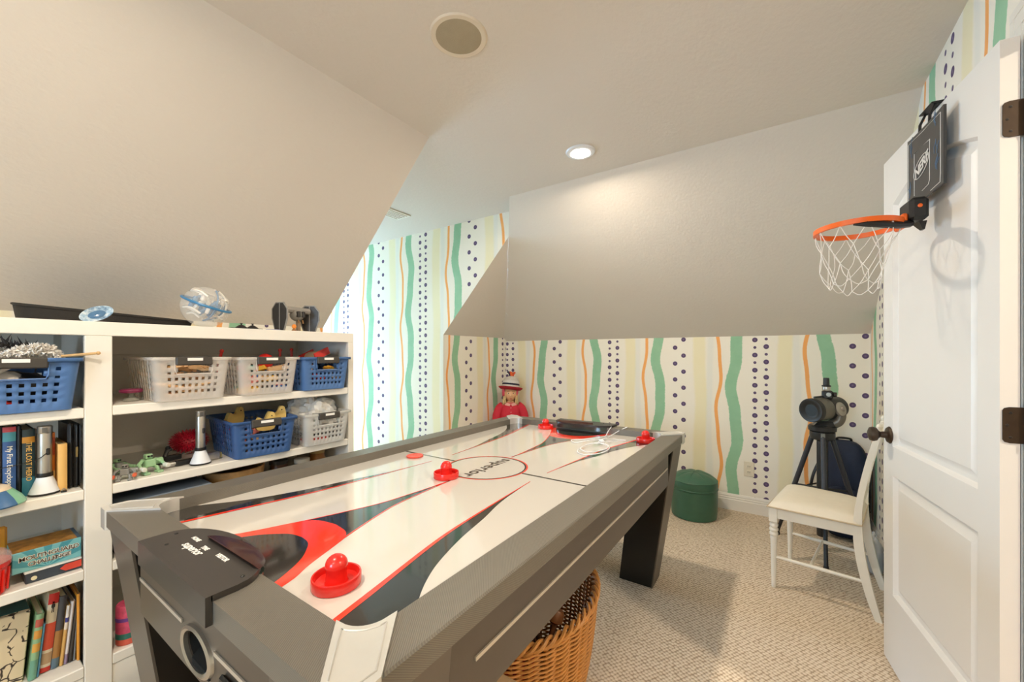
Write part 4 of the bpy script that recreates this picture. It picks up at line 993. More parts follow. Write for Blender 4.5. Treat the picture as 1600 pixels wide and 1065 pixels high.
t = thing('floral_album', 'large cream album with dark branch print, leaning face out', 'book', (-2.035, .092, Z4 + .0085), rot=(-R(4.2), 0, 0))
MB().rbox(-.022, 0, -.075, .098, 0, .222, .002).build('front_cover', flor(), t)
MB().rbox(-.16, -.0225, -.075, .0985, 0, .222, .002).build('album_block', mat('album_teal', '2c5a5c', .5), t)
tl = R(5.2)
book('pale green picture book with orange shapes leaning on the album', .1985, .2155, Z4 + .002, .205, '8fb58a', xf=-2.02, tilt=tl, bands=((.0, .3, '6fa38c'), (.42, .55, 'd9a24a'), (.62, .75, 'd99a44'), (.80, .92, 'b95a4a')))
book('thin sky-blue booklet between two taller books', .2165, .2225, Z4 + .002, .165, '5b9cbc', xf=-2.025, tilt=tl, soft=True)
book('cream book with red top and a black figure on the spine', .2235, .2475, Z4 + .003, .252, 'e2d4b8', xf=-2.035, tilt=tl, bands=((.86, 1., 'c8261f'), (.28, .62, 'd8563c'), (.1, .24, 'c3a27c'), (0, .06, 'd23a2c')))
t2 = bpy.data.objects[-1] if False else None
book('dark slate book with a brown lower spine', .2487, .2665, Z4 + .002, .232, '4c4a4c', xf=-2.035, tilt=tl, bands=((.0, .14, '5e7684'), (.14, .52, 'a8763c')))
book('slim ochre and white book right of the slate one', .2677, .2765, Z4 + .002, .196, 'd9a85e', xf=-2.03, tilt=tl, bands=((.6, .72, 'e8dccb'), (.72, .80, '3b3f86'), (.80, 1., 'e2ddd6')), soft=True)
book('slim white book with a mauve foot', .2777, .2865, Z4 + .002, .205, 'd8d2d2', xf=-2.03, tilt=tl, bands=((0, .16, '8f7b93'),), soft=True)
book('slim black book with fine pale lettering marks', .2877, .2985, Z4 + .002, .222, '37322e', xf=-2.03, tilt=tl)
book('slim grey book near the bookcase post', .2997, .3055, Z4 + .002, .226, '7c8084', xf=-2.03, tilt=R(2.2), soft=True)
book('orange folder upright against the bookcase post', .3073, .3145, Z4 + .001, .228, 'e59a34', xf=-2.02, tilt=0, soft=True, page='e8a040')
for o in list(bpy.data.objects):
    if o.get('label') == 'cream book with red top and a black figure on the spine':
        fig = MB(); fig.add([(.0052, y, z) for y, z in ((-.003, .19), (-.001, .19), (-.0005, .202), (.0005, .202), (.001, .19), (.003, .19), (.002, .206), (.004, .205), (.0045, .214), (.002, .219), (-.002, .219), (-.0045, .214), (-.004, .205), (-.002, .206))], [tuple(range(14))])
        fig.lathe([(.0001, 0), (.0026, 0)], 10, T(.0052, 0, .2225) @ Matrix.Rotation(R(90), 4, 'Y'))
        fig.build('figure_print', M_black, o, ang=0)
# ------------------------------------------------------------------ door folded back against the right wall
DH = Vector((.4471, 1.5085, 0)); DD = Vector((-.13976, .99019, 0)); DN = Vector((-.99019, -.13976, 0)); DLEN = .732
def Dm(u, w, z): return DH + DD * u + DN * w + Vector((0, 0, z))
MD = Matrix(((DD.x, DN.x, 0, DH.x), (DD.y, DN.y, 0, DH.y), (0, 0, 1, 0), (0, 0, 0, 1)))    # local (u, w, z)
door = bpy.data.objects.new('door_1', None); C.objects.link(door); door.matrix_world = MD; struct(door)
tk = .035
MB().box(0, DLEN, -tk, -.016, .012, 2.03).build('slab', M_door, door, ang=0)
L0, L1 = .09, .645
def arch(n=14):
    return [(L0 + (L1 - L0) * k / n, 1.835 + .062 * math.sin(math.pi * k / n)) for k in range(n + 1)]
fr = MB()
fr.box(0, L0, -.0162, 0, .012, 2.03).box(L1, DLEN, -.0162, 0, .012, 2.03)
fr.box(L0, L1, -.0162, 0, .012, .30).box(L0, L1, -.0162, 0, .77, .885)
ar = arch()
for (u0, z0), (u1, z1) in zip(ar[:-1], ar[1:]):
    fr.add([(u0, 0, z0), (u1, 0, z1), (u1, 0, 2.03), (u0, 0, 2.03), (u0, -.0162, z0), (u1, -.0162, z1), (u1, -.0162, 2.03), (u0, -.0162, 2.03)], [(0, 1, 2, 3), (0, 4, 5, 1), (3, 2, 6, 7)])
fr.build('frame', M_door, door, ang=0)
def panel(name, out):
    n = len(out); cu = sum(p[0] for p in out) / n; rings = []
    def off(d):
        res = []
        for i in range(n):
            a, b, c = Vector(out[i - 1]), Vector(out[i]), Vector(out[(i + 1) % n]); t1 = (b - a).normalized(); t2 = (c - b).normalized()
            n1 = Vector((-t1.y, t1.x)); n2 = Vector((-t2.y, t2.x)); m_ = (n1 + n2); m_ = m_ / max(m_.length_squared / 2, .3); res.append(b + m_ * d)
        return res
    m = MB(); prof = [(0, 0), (.005, -.006), (.010, -.014), (.020, -.0155), (.026, -.0145), (.044, -.005)]
    vs = []; fs_ = []
    for d, w_ in prof: vs += [(p.x, w_, p.y) for p in off(d)]
    for r_ in range(len(prof) - 1):
        for i in range(n): fs_.append((r_ * n + i, r_ * n + (i + 1) % n, (r_ + 1) * n + (i + 1) % n, (r_ + 1) * n + i))
    fs_.append(tuple((len(prof) - 1) * n + i for i in range(n)))
    m.add(vs, fs_).build(name, M_door, door, ang=20)
panel('panel', [(L0, .30), (L1, .30), (L1, .77), (L0, .77)])
panel('panel', [(L0, .885), (L1, .885)] + ar[::-1])
# knob set
kb = MB().lathe([(.031, 0), (.032, .003), (.029, .008), (.014, .011), (.0115, .030), (.017, .036), (.026, .042), (.029, .052), (.026, .062), (.015, .067), (.0001, .068)], 28, T(.672, 0, .925) @ Matrix.Rotation(R(-90), 4, 'X')).build('knob', M_bronze, door)
MB().lathe([(.033, .0001), (.034, .0012), (.033, .0025)], 28, T(.672, 0, .925) @ Matrix.Rotation(R(-90), 4, 'X')).build('rosette_edge', M_bronze, kb)
for z in (1.829, 1.0735, .25):
    # hinge leaf lies on the door edge (u = 0 face) and reaches to the knuckle at the frame
    pf = [(.034, -.0445), (.034, .0445), (-.004, .0445)]
    pl_ = []
    for sgn in (1,):
        pl_ = [(-.045, -.0445), (-.045, .0445), (-.016, .0445), (-.0075, .042), (-.004, .036), (-.004, -.036), (-.0075, -.042), (-.016, -.0445)]
    lf = MB().prism(pl_, 0, .0022, T(0, 0, z) @ Matrix(((0, 0, -1, 0), (1, 0, 0, 0), (0, 1, 0, 0), (0, 0, 0, 1)))).build('hinge_leaf', M_bronze, door)
    MB().lathe([(.006, -.0445), (.006, .0445)], 12, T(-.006, -.047, z)).build('hinge_knuckle', M_bronze, lf)
    for w_, zz in ((-.018, .03), (-.012, 0), (-.018, -.03)):
        MB().lathe([(.0001, .0032), (.0025, .003), (.0033, .0022)], 10, T(0, w_, z + zz) @ Matrix.Rotation(R(-90), 4, 'Y')).build('screw', M_dark, lf)

# ------------------------------------------------------------------ over-the-door hoop
hp = thing('basketball_hoop', 'mini over-the-door basketball hoop with dark backboard, orange rim and white net', 'hoop'); hp.matrix_world = MD
M_bb = mat('backboard_grey', '3b3a39', .38, var=.06); M_or = mat('orange_plastic', 'f26a1e', .35, var=.03); M_line = mat('board_line', 'd9d6d0', .5); M_bl = mat('board_blue', '5d7690', .5)
u0, u1, z0, z1, wb = .188, .425, 1.742, 1.972, .03
def bow(u): return wb + .006 * math.sin(math.pi * (u - u0) / (u1 - u0))
m = MB(); nn = 10; vs = []
outl = []
for k in range(nn + 1):
    u = u0 + (u1 - u0) * k / nn
    for w_ in (0, -.007):
        for z in (z0 + .010 * abs(2 * k / nn - 1), z1 + .012 * abs(2 * k / nn - 1) ** 2): vs.append((u, bow(u) + w_, z))
fs_ = []
for k in range(nn):
    a = 4 * k; fs_ += [(a, a + 4, a + 5, a + 1), (a + 2, a + 3, a + 7, a + 6), (a, a + 2, a + 6, a + 4), (a + 1, a + 5, a + 7, a + 3)]
fs_ += [(0, 1, 3, 2), (4 * nn, 4 * nn + 2, 4 * nn + 3, 4 * nn + 1)]
bb = m.add(vs, fs_).build('backboard', M_bb, hp)
def ln(pts, wid, m_, name='board_line'):
    MB().tube([(u, bow(u) + .0006, z) for u, z in pts], wid, 4).build(name, m_, bb)
e = .012
ln([(u0 + e, z0 + .045), (u0 + e, z1 - e + .008), (.3065, z1 - e), (u1 - e, z1 - e + .008), (u1 - e, z0 + .015), (.36, z0 + e)], .0012, M_line)
ln([(u0 + e, z0 + .045), (u0 + e + .002, z0 + .02), (.25, z0 + e)], .0012, M_line)
ln([(.255, 1.79), (.255, 1.915), (.358, 1.915), (.358, 1.775)], .0011, M_line); ln([(.255, 1.79), (.262, 1.778), (.30, 1.772)], .0011, M_line)
for k, (cu, cz) in enumerate(((.225, 1.945), (.39, 1.93), (.215, 1.80), (.40, 1.80), (.225, 1.87))):
    r_ = random.Random(k)
    for j in range(3):
        uu = cu + r_.uniform(-.012, .012); zz = cz + r_.uniform(-.02, .02); ln([(uu, zz), (uu + r_.uniform(-.01, .01), zz + .018), (uu + r_.uniform(-.016, .016), zz + .034)], .0009, M_bl, 'blue_streak')
lm = frame((.3065, bow(.3065) + .0012, 1.853), (-1, 0, 0), (0, 0, 1)) @ Matrix.Rotation(R(22), 4, 'Z')
text('lettering', 'NERF', .042, M_line, bb, lm, .0003, .95, shear=.3, bold=.0012)
ov = [(.052 * math.cos(a * math.pi / 20), .027 * math.sin(a * math.pi / 20)) for a in range(40)]
MB().tube([tuple(lm @ Vector((x, y, 0))) for x, y in ov], .0013, 4, closed=True).build('logo_oval', M_line, bb)
for u in (.28, .345):
    MB().tube([(u, wb - .003, z1 - .02), (u, .026, 2.0), (u, .012, 2.033), (u, -.02, 2.035), (u, -.041, 2.034), (u, -.041, 2.0)], .0042, 6).build('door_hook', M_black, hp)
MB().rbox(.27, .355, -.012, .026, 2.0325, 2.0375, .002).build('hook_bridge', M_black, hp)
bk = MB().rbox(.262, .350, .031, .078, 1.672, 1.745, .010).build('bracket', M_black, hp)
MB().hull([(.285, .03, 1.672), (.33, .03, 1.672), (.285, .05, 1.672), (.33, .05, 1.672), (.30, .03, 1.648), (.316, .03, 1.648), (.30, .036, 1.648), (.316, .036, 1.648)]).build('bracket_foot', M_black, bk)
MB().lathe([(.006, 0), (.006, .002), (.004, .003)], 12, T(.2618, .055, 1.715) @ Matrix.Rotation(R(-90), 4, 'Y')).build('orange_button', M_or, bk)
MB().rbox(.275, .338, .0785, .094, 1.655, 1.70, .004).build('orange_clamp', M_or, bk)
RC = Vector((.306, .20, 1.672)); RR = .113
ring = [(RC.x + RR * math.cos(a * math.pi / 32), RC.y + RR * math.sin(a * math.pi / 32), RC.z) for a in range(64)]
m = MB(); vs = []; fs_ = []
for (u, w_, z) in ring:
    ex = (u - RC.x) / RR; ey = (w_ - RC.y) / RR
    for rr, dz in ((-.005, -.008), (.005, -.008), (.005, .008), (-.005, .008)): vs.append((u + ex * rr, w_ + ey * rr, z + dz))
for i in range(64):
    for k in range(4): fs_.append((4 * i + k, 4 * i + (k + 1) % 4, 4 * ((i + 1) % 64) + (k + 1) % 4, 4 * ((i + 1) % 64) + k))
rim = m.add(vs, fs_).build('rim', M_or, hp, ang=30)
# dark support arm hugging the near side of the rim, and a dark spring flap
MB().tube([(.290, .07, 1.668), (.240, .115, 1.655), (.205, .165, 1.655), (.196, .205, 1.66), (.203, .235, 1.664)], [.012, .011, .011, .010, .004], 8).build('support_arm', M_black, hp)
# net: zig-zag strings knotted in three rows
netm = mat('net_cord', 'efeae2', .8); rn = random.Random(3); N_ = 10
def npt(k, row):
    a = 2 * math.pi * (k + .5 * (row % 2)) / N_; f = (1, .86, .70, .60)[row]; dz = (0, .062, .125, .185)[row]
    j = .006 * row
    return Vector((RC.x + RR * f * math.cos(a) + rn.uniform(-j, j), RC.y + .012 * row * .3 + RR * f * math.sin(a) + rn.uniform(-j, j), RC.z - .005 - dz + rn.uniform(-j, j) * .8))
rows = [[npt(k, r_) for k in range(N_)] for r_ in range(4)]
net = bpy.data.objects.new('net', None)
for r_ in range(3):
    for k in range(N_):
        nx = rows[r_ + 1]
        for t_ in ((nx[k], nx[k - 1]) if r_ % 2 == 0 else (nx[k], nx[(k + 1) % N_])):
            p, q = rows[r_][k], t_; mid = (p + q) / 2 + Vector((rn.uniform(-.004, .004), rn.uniform(-.004, .004), -.004))
            MB().tube(bez([p, mid, q], 4), .0013, 5).build('net_string', netm, hp)
for k in range(N_):
    p, q = rows[3][k], rows[3][(k + 1) % N_]; MB().tube(bez([p, (p + q) / 2 + Vector((0, 0, -.014)), q], 4), .0013, 5).build('net_string', netm, hp)

# ------------------------------------------------------------------ white side chair
ch = thing('dining_chair', 'white painted wooden chair with cream padded seat beside the open door', 'chair', (.168, 2.735, 0), R(-11)); ch.scale = (.85, 1, 1)
M_ch = mat('chair_paint', 'ece5d6', .4, var=.03); M_seat = mat('cream_leather', 'e9dfcc', .5, var=.03, bump=(60, .1))
# padded seat
def seat(u, v):
    x = -.235 + .45 * u; hwid = (.232 - .03 * u); y = (v * 2 - 1) * hwid
    e_ = (1 - abs(2 * u - 1) ** 5) * (1 - abs(2 * v - 1) ** 5); return (x, y, .432 + .046 * max(e_, 0) ** .45)
sm = MB().grid(22, 22, seat); sm.grid(22, 22, lambda u, v: (seat(u, v)[0], seat(u, v)[1], .4318)); sm.build('cushion', M_seat, ch, ang=70)
MB().tube([(-.235, -.232, .4335), (.215, -.202, .4335), (.215, .202, .4335), (-.235, .232, .4335)], .004, 6, closed=True).build('piping', mat('piping_tan', 'c9b596', .5), ch)
for s_ in (-1, 1):
    MB().hexa([(-.20, s_ * .205 - .010, .375), (.20, s_ * .178 - .010, .375), (.20, s_ * .178 + .010, .375), (-.20, s_ * .205 + .010, .375)], [(-.20, s_ * .205 - .010, .431), (.20, s_ * .178 - .010, .431), (.20, s_ * .178 + .010, .431), (-.20, s_ * .205 + .010, .431)]).build('seat_rail', M_ch, ch, ang=0)
    lg = MB().lathe([(.011, 0), (.0125, .004), (.0125, .02), (.0145, .10), (.0185, .25), (.020, .268), (.0175, .275), (.0235, .283), (.0235, .292), (.018, .298), (.0245, .306), (.0245, .315), (.018, .321), (.0235, .329), (.0235, .338), (.018, .344), (.022, .352)], 22, T(-.205, s_ * .20, 0)).build('front_leg', M_ch, ch, ang=50)
    MB().rbox(-.228, -.182, s_ * .20 - .023, s_ * .20 + .023, .3525, .431, .003).build('leg_block', M_ch, lg)
    P_ = bez([(.285, s_ * .180, 0), (.245, s_ * .180, .12), (.208, s_ * .180, .28), (.196, s_ * .180, .42), (.205, s_ * .180, .55), (.240, s_ * .180, .72), (.285, s_ * .180, .885)], 5)
    m = MB(); vs = []; fs_ = []
    for i, p in enumerate(P_):
        ww = .015 + .007 * math.sin(math.pi * min(1, i / 20)); vs += [(p.x - ww, p.y - .014, p.z), (p.x + ww, p.y - .014, p.z), (p.x + ww, p.y + .014, p.z), (p.x - ww, p.y + .014, p.z)]
    for i in range(len(P_) - 1):
        for k in range(4): fs_.append((4 * i + k, 4 * i + (k + 1) % 4, 4 * i + 4 + (k + 1) % 4, 4 * i + 4 + k))
    fs_ += [(3, 2, 1, 0), tuple(4 * (len(P_) - 1) + k for k in range(4))]
    po_ = m.add(vs, fs_).build('back_post', M_ch, ch)
    MB().lathe([(.015, 0), (.017, .004), (.011, .010), (.014, .018), (.015, .026), (.009, .036), (.0001, .039)], 18, T(.286, s_ * .18, .884)).build('finial', M_ch, po_)
    MB().tube([(-.20, s_ * .20, .165), (.0, s_ * .19, .165), (.225, s_ * .18, .165)], [.0075, .010, .0075], 12).build('stretcher', M_ch, ch)
MB().rbox(-.215, -.19, -.178, .178, .375, .431, .003).build('seat_rail', M_ch, ch); MB().rbox(.185, .205, -.166, .166, .375, .431, .003).build('seat_rail', M_ch, ch)
MB().tube([(-.02, -.19, .165), (-.02, .19, .165)], .008, 12).build('stretcher', M_ch, ch)
MB().hull([(.268, -.166, .80), (.268, .166, .80), (.288, -.166, .80), (.288, .166, .80), (.283, -.166, .87), (.283, .166, .87), (.30, -.166, .87), (.30, .166, .87), (.285, -.06, .895), (.285, .06, .895), (.304, -.06, .895), (.304, .06, .895)]).build('crest_rail', M_ch, ch)
MB().rbox(.203, .220, -.166, .166, .52, .56, .004).build('lower_rail', M_ch, ch)
sp = smooth([(.03, 0), (.05, .06), (.028, .12), (.045, .19), (.035, .25)], 5)
Ms = T(.212, 0, .558) @ Matrix.Rotation(R(14), 4, 'Y') @ Matrix(((0, 0, 1, 0), (1, 0, 0, 0), (0, 1, 0, 0), (0, 0, 0, 1)))
MB().prism(sp + [(-x, y) for x, y in sp[::-1]], -.006, .006, Ms).build('splat', M_ch, ch)

# ------------------------------------------------------------------ telescope on tripod
ts = thing('telescope', 'grey and black telescope on a black tripod behind the white chair', 'telescope', (.205, 3.20, 0))
M_tg = mat('scope_grey', '6f6a60', .35, .4, var=.05); M_tb = mat('scope_black', '242322', .4)
for k, an in enumerate((150, 30, 270)):
    a = R(an); top = (.05 * math.cos(a), .05 * math.sin(a), .745); ft = (.275 * math.cos(a), .275 * math.sin(a), .02)
    lg = MB().tube([top, tuple(Vector(top).lerp(Vector(ft), .55))], [.015, .0145], 12).build('leg', mat('tripod_black', '33343a', .4), ts)
    MB().tube([tuple(Vector(top).lerp(Vector(ft), .5)), ft], [.011, .011], 12).build('leg_extension', M_tb, lg)
    MB().lathe([(.014, 0), (.016, .006), (.012, .03)], 12, T(ft[0], ft[1], 0)).build('rubber_foot', M_black, lg)
    MB().rbox(-.018, .018, -.013, .013, -.03, .012, .005, T(*top) @ Matrix.Rotation(a, 4, 'Z')).build('leg_clamp', mat('clamp_grey', '77766f', .4, .3), lg)
    MB().tube([(0, 0, .40), tuple(Vector(top).lerp(Vector(ft), .5))], .006, 8).build('spreader_arm', M_tb, ts)
MB().lathe([(.027, .10), (.029, .105), (.029, .72)], 20).build('centre_post', M_tb, ts)
MB().lathe([(.03, .70), (.062, .715), (.066, .725), (.066, .758), (.06, .762), (.072, .766), (.074, .79), (.066, .80), (.0001, .802)], 32).build('mount_base', M_tb, ts)
bx_ = MB().hull([(-.045, -.05, .80), (.06, -.05, .80), (-.045, .05, .80), (.06, .05, .80), (-.02, -.035, .828), (.05, -.035, .828), (-.02, .035, .828), (.05, .035, .828)]).build('mount_hub', M_tb, ts)
# curved single arm rising on the right of the tube
ap_ = bez([(.035, 0, .805), (.075, 0, .825), (.088, .0, .865), (.080, 0, .90), (.066, 0, .915)], 6)
MB().tube(ap_, [.026, .028, .030, .030, .030, .030, .030, .030, .030, .030, .030, .030, .030, .030, .030, .030, .030, .030, .030, .030, .030, .030, .030, .028, .024], 12).build('fork_arm', M_tg, ts)
MB().lathe([(.038, 0), (.042, .004), (.042, .018), (.034, .024), (.016, .026), (.014, .036), (.0001, .037)], 28, T(.078, -.012, .905) @ Matrix.Rotation(R(70), 4, 'Y') @ Matrix.Rotation(R(35), 4, 'X')).build('pivot_dial', mat('dial_silver', 'a8a196', .35, .5), ts)
ax = Vector((-.62, -.78, -.05)).normalized()
zc_ = Vector((.02, .0, .905)); Mt = Matrix.Translation(zc_) @ ax.to_track_quat('Z', 'Y').to_matrix().to_4x4()
tb = MB().lathe([(.052, -.11), (.066, -.10), (.068, -.09), (.068, .02)], 36, Mt).build('rear_tube', M_tb, ts)
MB().lathe([(.0685, .0202), (.0705, .024), (.0705, .10), (.0685, .104)], 36, Mt).build('front_tube', M_tg, ts)
fr_ = MB().lathe([(.0715, .1042), (.0735, .107), (.0735, .135), (.071, .139), (.060, .139), (.048, .132), (.036, .13)], 36, Mt, caps=False).build('front_ring', M_tb, ts)
MB().lathe([(.036, .13), (.034, .10), (.0001, .10)], 32, Mt).build('objective_lens', mat('lens_black', '060607', .35), fr_)
fo = MB().rbox(-.028, .028, -.026, .026, .968, 1.018, .007, T(.025, .0, 0)).build('focuser', M_tb, ts)
MB().lathe([(.011, 0), (.0155, .002), (.0155, .016), (.012, .018)], 20, T(.053, -.012, .995) @ Matrix.Rotation(R(90), 4, 'Y')).build('focus_knob', M_tb, fo)
MB().lathe([(.0125, 0), (.0125, .004), (.006, .005), (.0001, .005)], 20, T(.03, -.0265, .995) @ Matrix.Rotation(R(90), 4, 'X')).build('dial_face', mat('dial_pale', 'b9c0be', .4), fo)
MB().lathe([(.0205, 1.018), (.0215, 1.022), (.0215, 1.040), (.0205, 1.043)], 22, T(.02, 0, 0)).build('eyepiece_collar', M_silver, fo)
MB().lathe([(.024, 1.0432), (.024, 1.050), (.017, 1.053), (.0165, 1.070), (.0155, 1.096), (.012, 1.098), (.0001, 1.094)], 22, T(.02, 0, 0)).build('eyepiece', M_tb, fo)
MB().tube([tuple(Mt @ Vector((.0, .078, -.06))), tuple(Mt @ Vector((.0, .078, .10)))], .006, 8).build('finder_rail', M_tb, ts)

# ------------------------------------------------------------------ dark blue backpack, plastic wrap
bp = thing('backpack', 'navy blue backpack slumped against the far wall behind the tripod', 'backpack', (.345, 3.545, 0), R(-4))
M_nv = mat('navy_cloth', '222b42', .75, var=.12, bump=(180, .25))
def puff(x0, x1, y0, y1, z0, z1, name, m_, par, k=4.):
    def f(th, ph):
        c, s2 = math.cos, math.sin; g = lambda v: math.copysign(abs(v) ** (2 / k), v)
        return ((x0 + x1) / 2 + (x1 - x0) / 2 * g(c(th)) * g(c(ph)), (y0 + y1) / 2 + (y1 - y0) / 2 * g(c(th)) * g(s2(ph)), (z0 + z1) / 2 + (z1 - z0) / 2 * g(s2(th)))
    mm = MB(); mm.grid(36, 18, lambda u, v: f(-math.pi / 2 + math.pi * min(max(v, .001), .999), 2 * math.pi * u)); return mm.build(name, m_, par, ang=60)
b1 = puff(-.145, .135, -.09, .09, 0, .66, 'main_sack', M_nv, bp, 3.2)
puff(-.115, .11, -.13, -.05, .05, .36, 'front_pocket', M_nv, bp, 3.2)
MB().tube(bez([(-.13, -.06, .52), (-.17, -.08, .40), (-.18, -.08, .28), (-.14, -.07, .18)], 6), .009, 6).build('side_strap', M_black, bp)
MB().tube(bez([(-.14, -.085, .36), (-.195, -.12, .345), (-.215, -.12, .32), (-.20, -.12, .295), (-.15, -.10, .315)], 6), .006, 6).build('buckle_strap', M_black, bp)
MB().tube(bez([(-.04, .02, .65), (-.03, .0, .672), (.03, .0, .672), (.04, .02, .65)], 6), .008, 6).build('carry_loop', M_black, bp)
MB().tube(bez([(-.14, -.06, .30), (-.05, -.125, .30), (.06, -.125, .26), (.13, -.07, .22)], 6), .004, 6).build('pocket_zip', M_black, bp)
t = thing('plastic_wrap', 'crumpled pale plastic wrap on the floor between chair and right wall', 'plastic bag', (.425, 3.10, .075))
crumple('film', mat('wrap_film', 'c9ced2', .25, alpha=.75, var=.05), t, .05, .11, .12, 21, 30, 18)
MB().tube(bez([(0, -.03, .11), (.01, 0, .14), (0, .04, .11)], 6), .006, 6).build('tied_end', MATS['wrap_film'], t)

# ------------------------------------------------------------------ green pouf
pf_ = thing('pouf', 'round dark green leather pouf by the far baseboard', 'pouf', (-.575, 3.375, 0))
M_gp = mat('green_leather', '3f6a54', .38, var=.12, vs=18, bump=(90, .15))
MB().lathe([(.150, 0), (.160, .006), (.166, .06), (.168, .14), (.167, .215)], 48).build('side_wall', M_gp, pf_)
MB().lathe([(.167, .2155), (.171, .219), (.171, .224), (.167, .2275)], 48).build('lower_piping', M_gp, pf_)
MB().lathe([(.167, .228), (.170, .25), (.166, .277)], 48).build('upper_band', M_gp, pf_)
MB().lathe([(.166, .2775), (.1685, .281), (.165, .2845)], 48).build('upper_piping', M_gp, pf_)
m = MB()
def pt(u, v):
    a = 2 * math.pi * u; r_ = .166 * v; seam = abs(math.sin(a * 4)) ** .5; return (r_ * math.cos(a), r_ * math.sin(a), .283 + .05 * (1 - v ** 2.6) + .008 * seam * math.sin(math.pi * min(v, 1)))
m.grid(96, 14, pt).build('domed_top', M_gp, pf_, ang=50)
MB().sphere((0, 0, .334), .014, 14, 8, (1, 1, .45)).build('button', M_gp, pf_)

# ------------------------------------------------------------------ doll in the corner
dl = thing('doll', 'large blond doll in red jacket, pink bonnet and tall striped hat in the corner', 'doll', (-2.34, 3.435, 0), R(-52))
M_skin = mat('doll_skin', 'e0ac80', .45, var=.03); M_jk = mat('doll_red', 'd0283c', .75, var=.08, bump=(150, .2)); M_hair = mat('doll_hair', 'e2c58c', .5, var=.2, vs=80)
me = bpy.data.meshes.new('body')
V_ = [(0, 0, .42), (0, 0, .56), (0, 0, .70), (0, 0, .765), (.01, 0, .80), (0, .095, .70), (.01, .135, .60), (.04, .13, .49), (0, -.095, .70), (.01, -.135, .60), (.04, -.13, .49),
      (0, .05, .38), (.005, .055, .20), (0, .058, .04), (.05, .06, .02), (0, -.05, .38), (.005, -.055, .20), (0, -.058, .04), (.05, -.06, .02)]
E_ = [(0, 1), (1, 2), (2, 3), (3, 4), (2, 5), (5, 6), (6, 7), (2, 8), (8, 9), (9, 10), (0, 11), (11, 12), (12, 13), (13, 14), (0, 15), (15, 16), (16, 17), (17, 18)]
RR_ = [.072, .066, .05, .03, .04, .03, .03, .026, .03, .032, .026, .05, .04, .03, .026, .05, .04, .03, .026]
me.from_pydata(V_, E_, []); bo = bpy.data.objects.new('body', me); C.objects.link(bo); bo.parent = dl; me.materials.append(M_skin)
sk = bo.modifiers.new('skin', 'SKIN'); ly = me.skin_vertices[0] if me.skin_vertices else None
if ly is None:
    bm = bmesh.new(); bm.from_mesh(me); bm.verts.layers.skin.verify(); bm.to_mesh(me); bm.free(); ly = me.skin_vertices[0]
for i, r_ in enumerate(RR_): ly.data[i].radius = (r_, r_); ly.data[i].use_root = (i == 0)
sb = bo.modifiers.new('sub', 'SUBSURF'); sb.levels = 2; sb.render_levels = 2
def head(u, v):
    th = math.pi * min(max(v, .002), .998); ph = 2 * math.pi * u; x = math.sin(th) * math.cos(ph); y = math.sin(th) * math.sin(ph); z = -math.cos(th)
    X = .072 * x * (1 + .04 * (z < 0) * x); Y = .066 * y * (1 - .12 * max(0, -z)); Z = .082 * z
    nose = .012 * math.exp(-((y * .066) ** 2 + (Z + .012) ** 2) / .00012) * (x > 0); brow = .003 * math.exp(-((Z - .018) ** 2) / .0001) * (x > .5)
    ck = .006 * math.exp(-((abs(y * .066) - .032) ** 2 + (Z + .026) ** 2) / .0004) * (x > 0); chin = .007 * math.exp(-((y * .066) ** 2 + (Z + .066) ** 2) / .0003) * (x > 0)
    return (X + nose + brow + ck + chin, Y, .835 + Z)
hd_ = MB().grid(48, 32, head).build('head', M_skin, dl, ang=80)
for s_ in (-1, 1):
    ey = MB().sphere((.0635, s_ * .024, .846), .0095, 14, 10, (.5, 1, .95)).build('eye', mat('eye_white', 'f0ebe2', .2), hd_)
    MB().sphere((.0680, s_ * .024, .846), .0055, 12, 8, (.4, 1, 1)).build('iris', mat('iris_brown', '3a2a20', .15), ey)
    MB().tube(bez([(.066, s_ * .012, .862), (.0675, s_ * .024, .866), (.062, s_ * .036, .862)], 5), .0016, 6).build('eyebrow', mat('brow_brown', '8a6844', .6), hd_)
    MB().sphere((.0, s_ * .066, .835), .014, 12, 8, (.7, .4, 1.2)).build('ear', M_skin, hd_)
MB().sphere((.0735, 0, .790), .010, 14, 8, (.45, 1.25, .42)).build('lips', mat('lip_red', 'c2584e', .4), hd_)
# hair: strands framing the face
hr = MB(); rh = random.Random(8)
for k in range(70):
    a = rh.uniform(.75, 2 * math.pi - .75); r0 = .066
    x, y = r0 * math.cos(a), r0 * math.sin(a) * .98
    hr.tube(bez([(x * .8, y * .8, .895), (x * 1.08, y * 1.08, .85), (x * 1.1, y * 1.12, .80), (x * 1.05 + rh.uniform(-.01, .01), y * 1.15 + rh.uniform(-.01, .01), .735 + rh.uniform(-.02, .02))], 4), [.006] * 12 + [.002], 5)
o = hr.build('hair', M_hair, dl, ang=60); o['kind'] = 'stuff'
jk = MB().lathe([(.118, .36), (.112, .42), (.098, .54), (.098, .64), (.090, .70), (.062, .737), (.040, .748)], 36, sx=.86, sy=1.1).build('jacket', M_jk, dl, solid=.006)
for s_ in (-1, 1):
    MB().tube(bez([(0, s_ * .075, .715), (.0, s_ * .112, .685), (.012, s_ * .142, .60), (.038, s_ * .140, .51)], 5), [.043] * 5 + [.046] * 5 + [.044] * 5 + [.04], 14).build('sleeve', M_jk, dl)
    MB().add([(.056, 0, .738), (.072, s_ * .012, .715), (.045, s_ * .060, .722), (.028, s_ * .05, .746)], [(0, 1, 2, 3)]).build('collar', mat('collar_pink', 'efb0a4', .7), jk, solid=.004, ang=0)
    MB().lathe([(.032, 0), (.036, .006), (.036, .05), (.03, .06)], 18, T(.025, s_ * .058, 0) @ Matrix.Diagonal((1.7, .9, 1, 1))).build('shoe', M_black, dl)
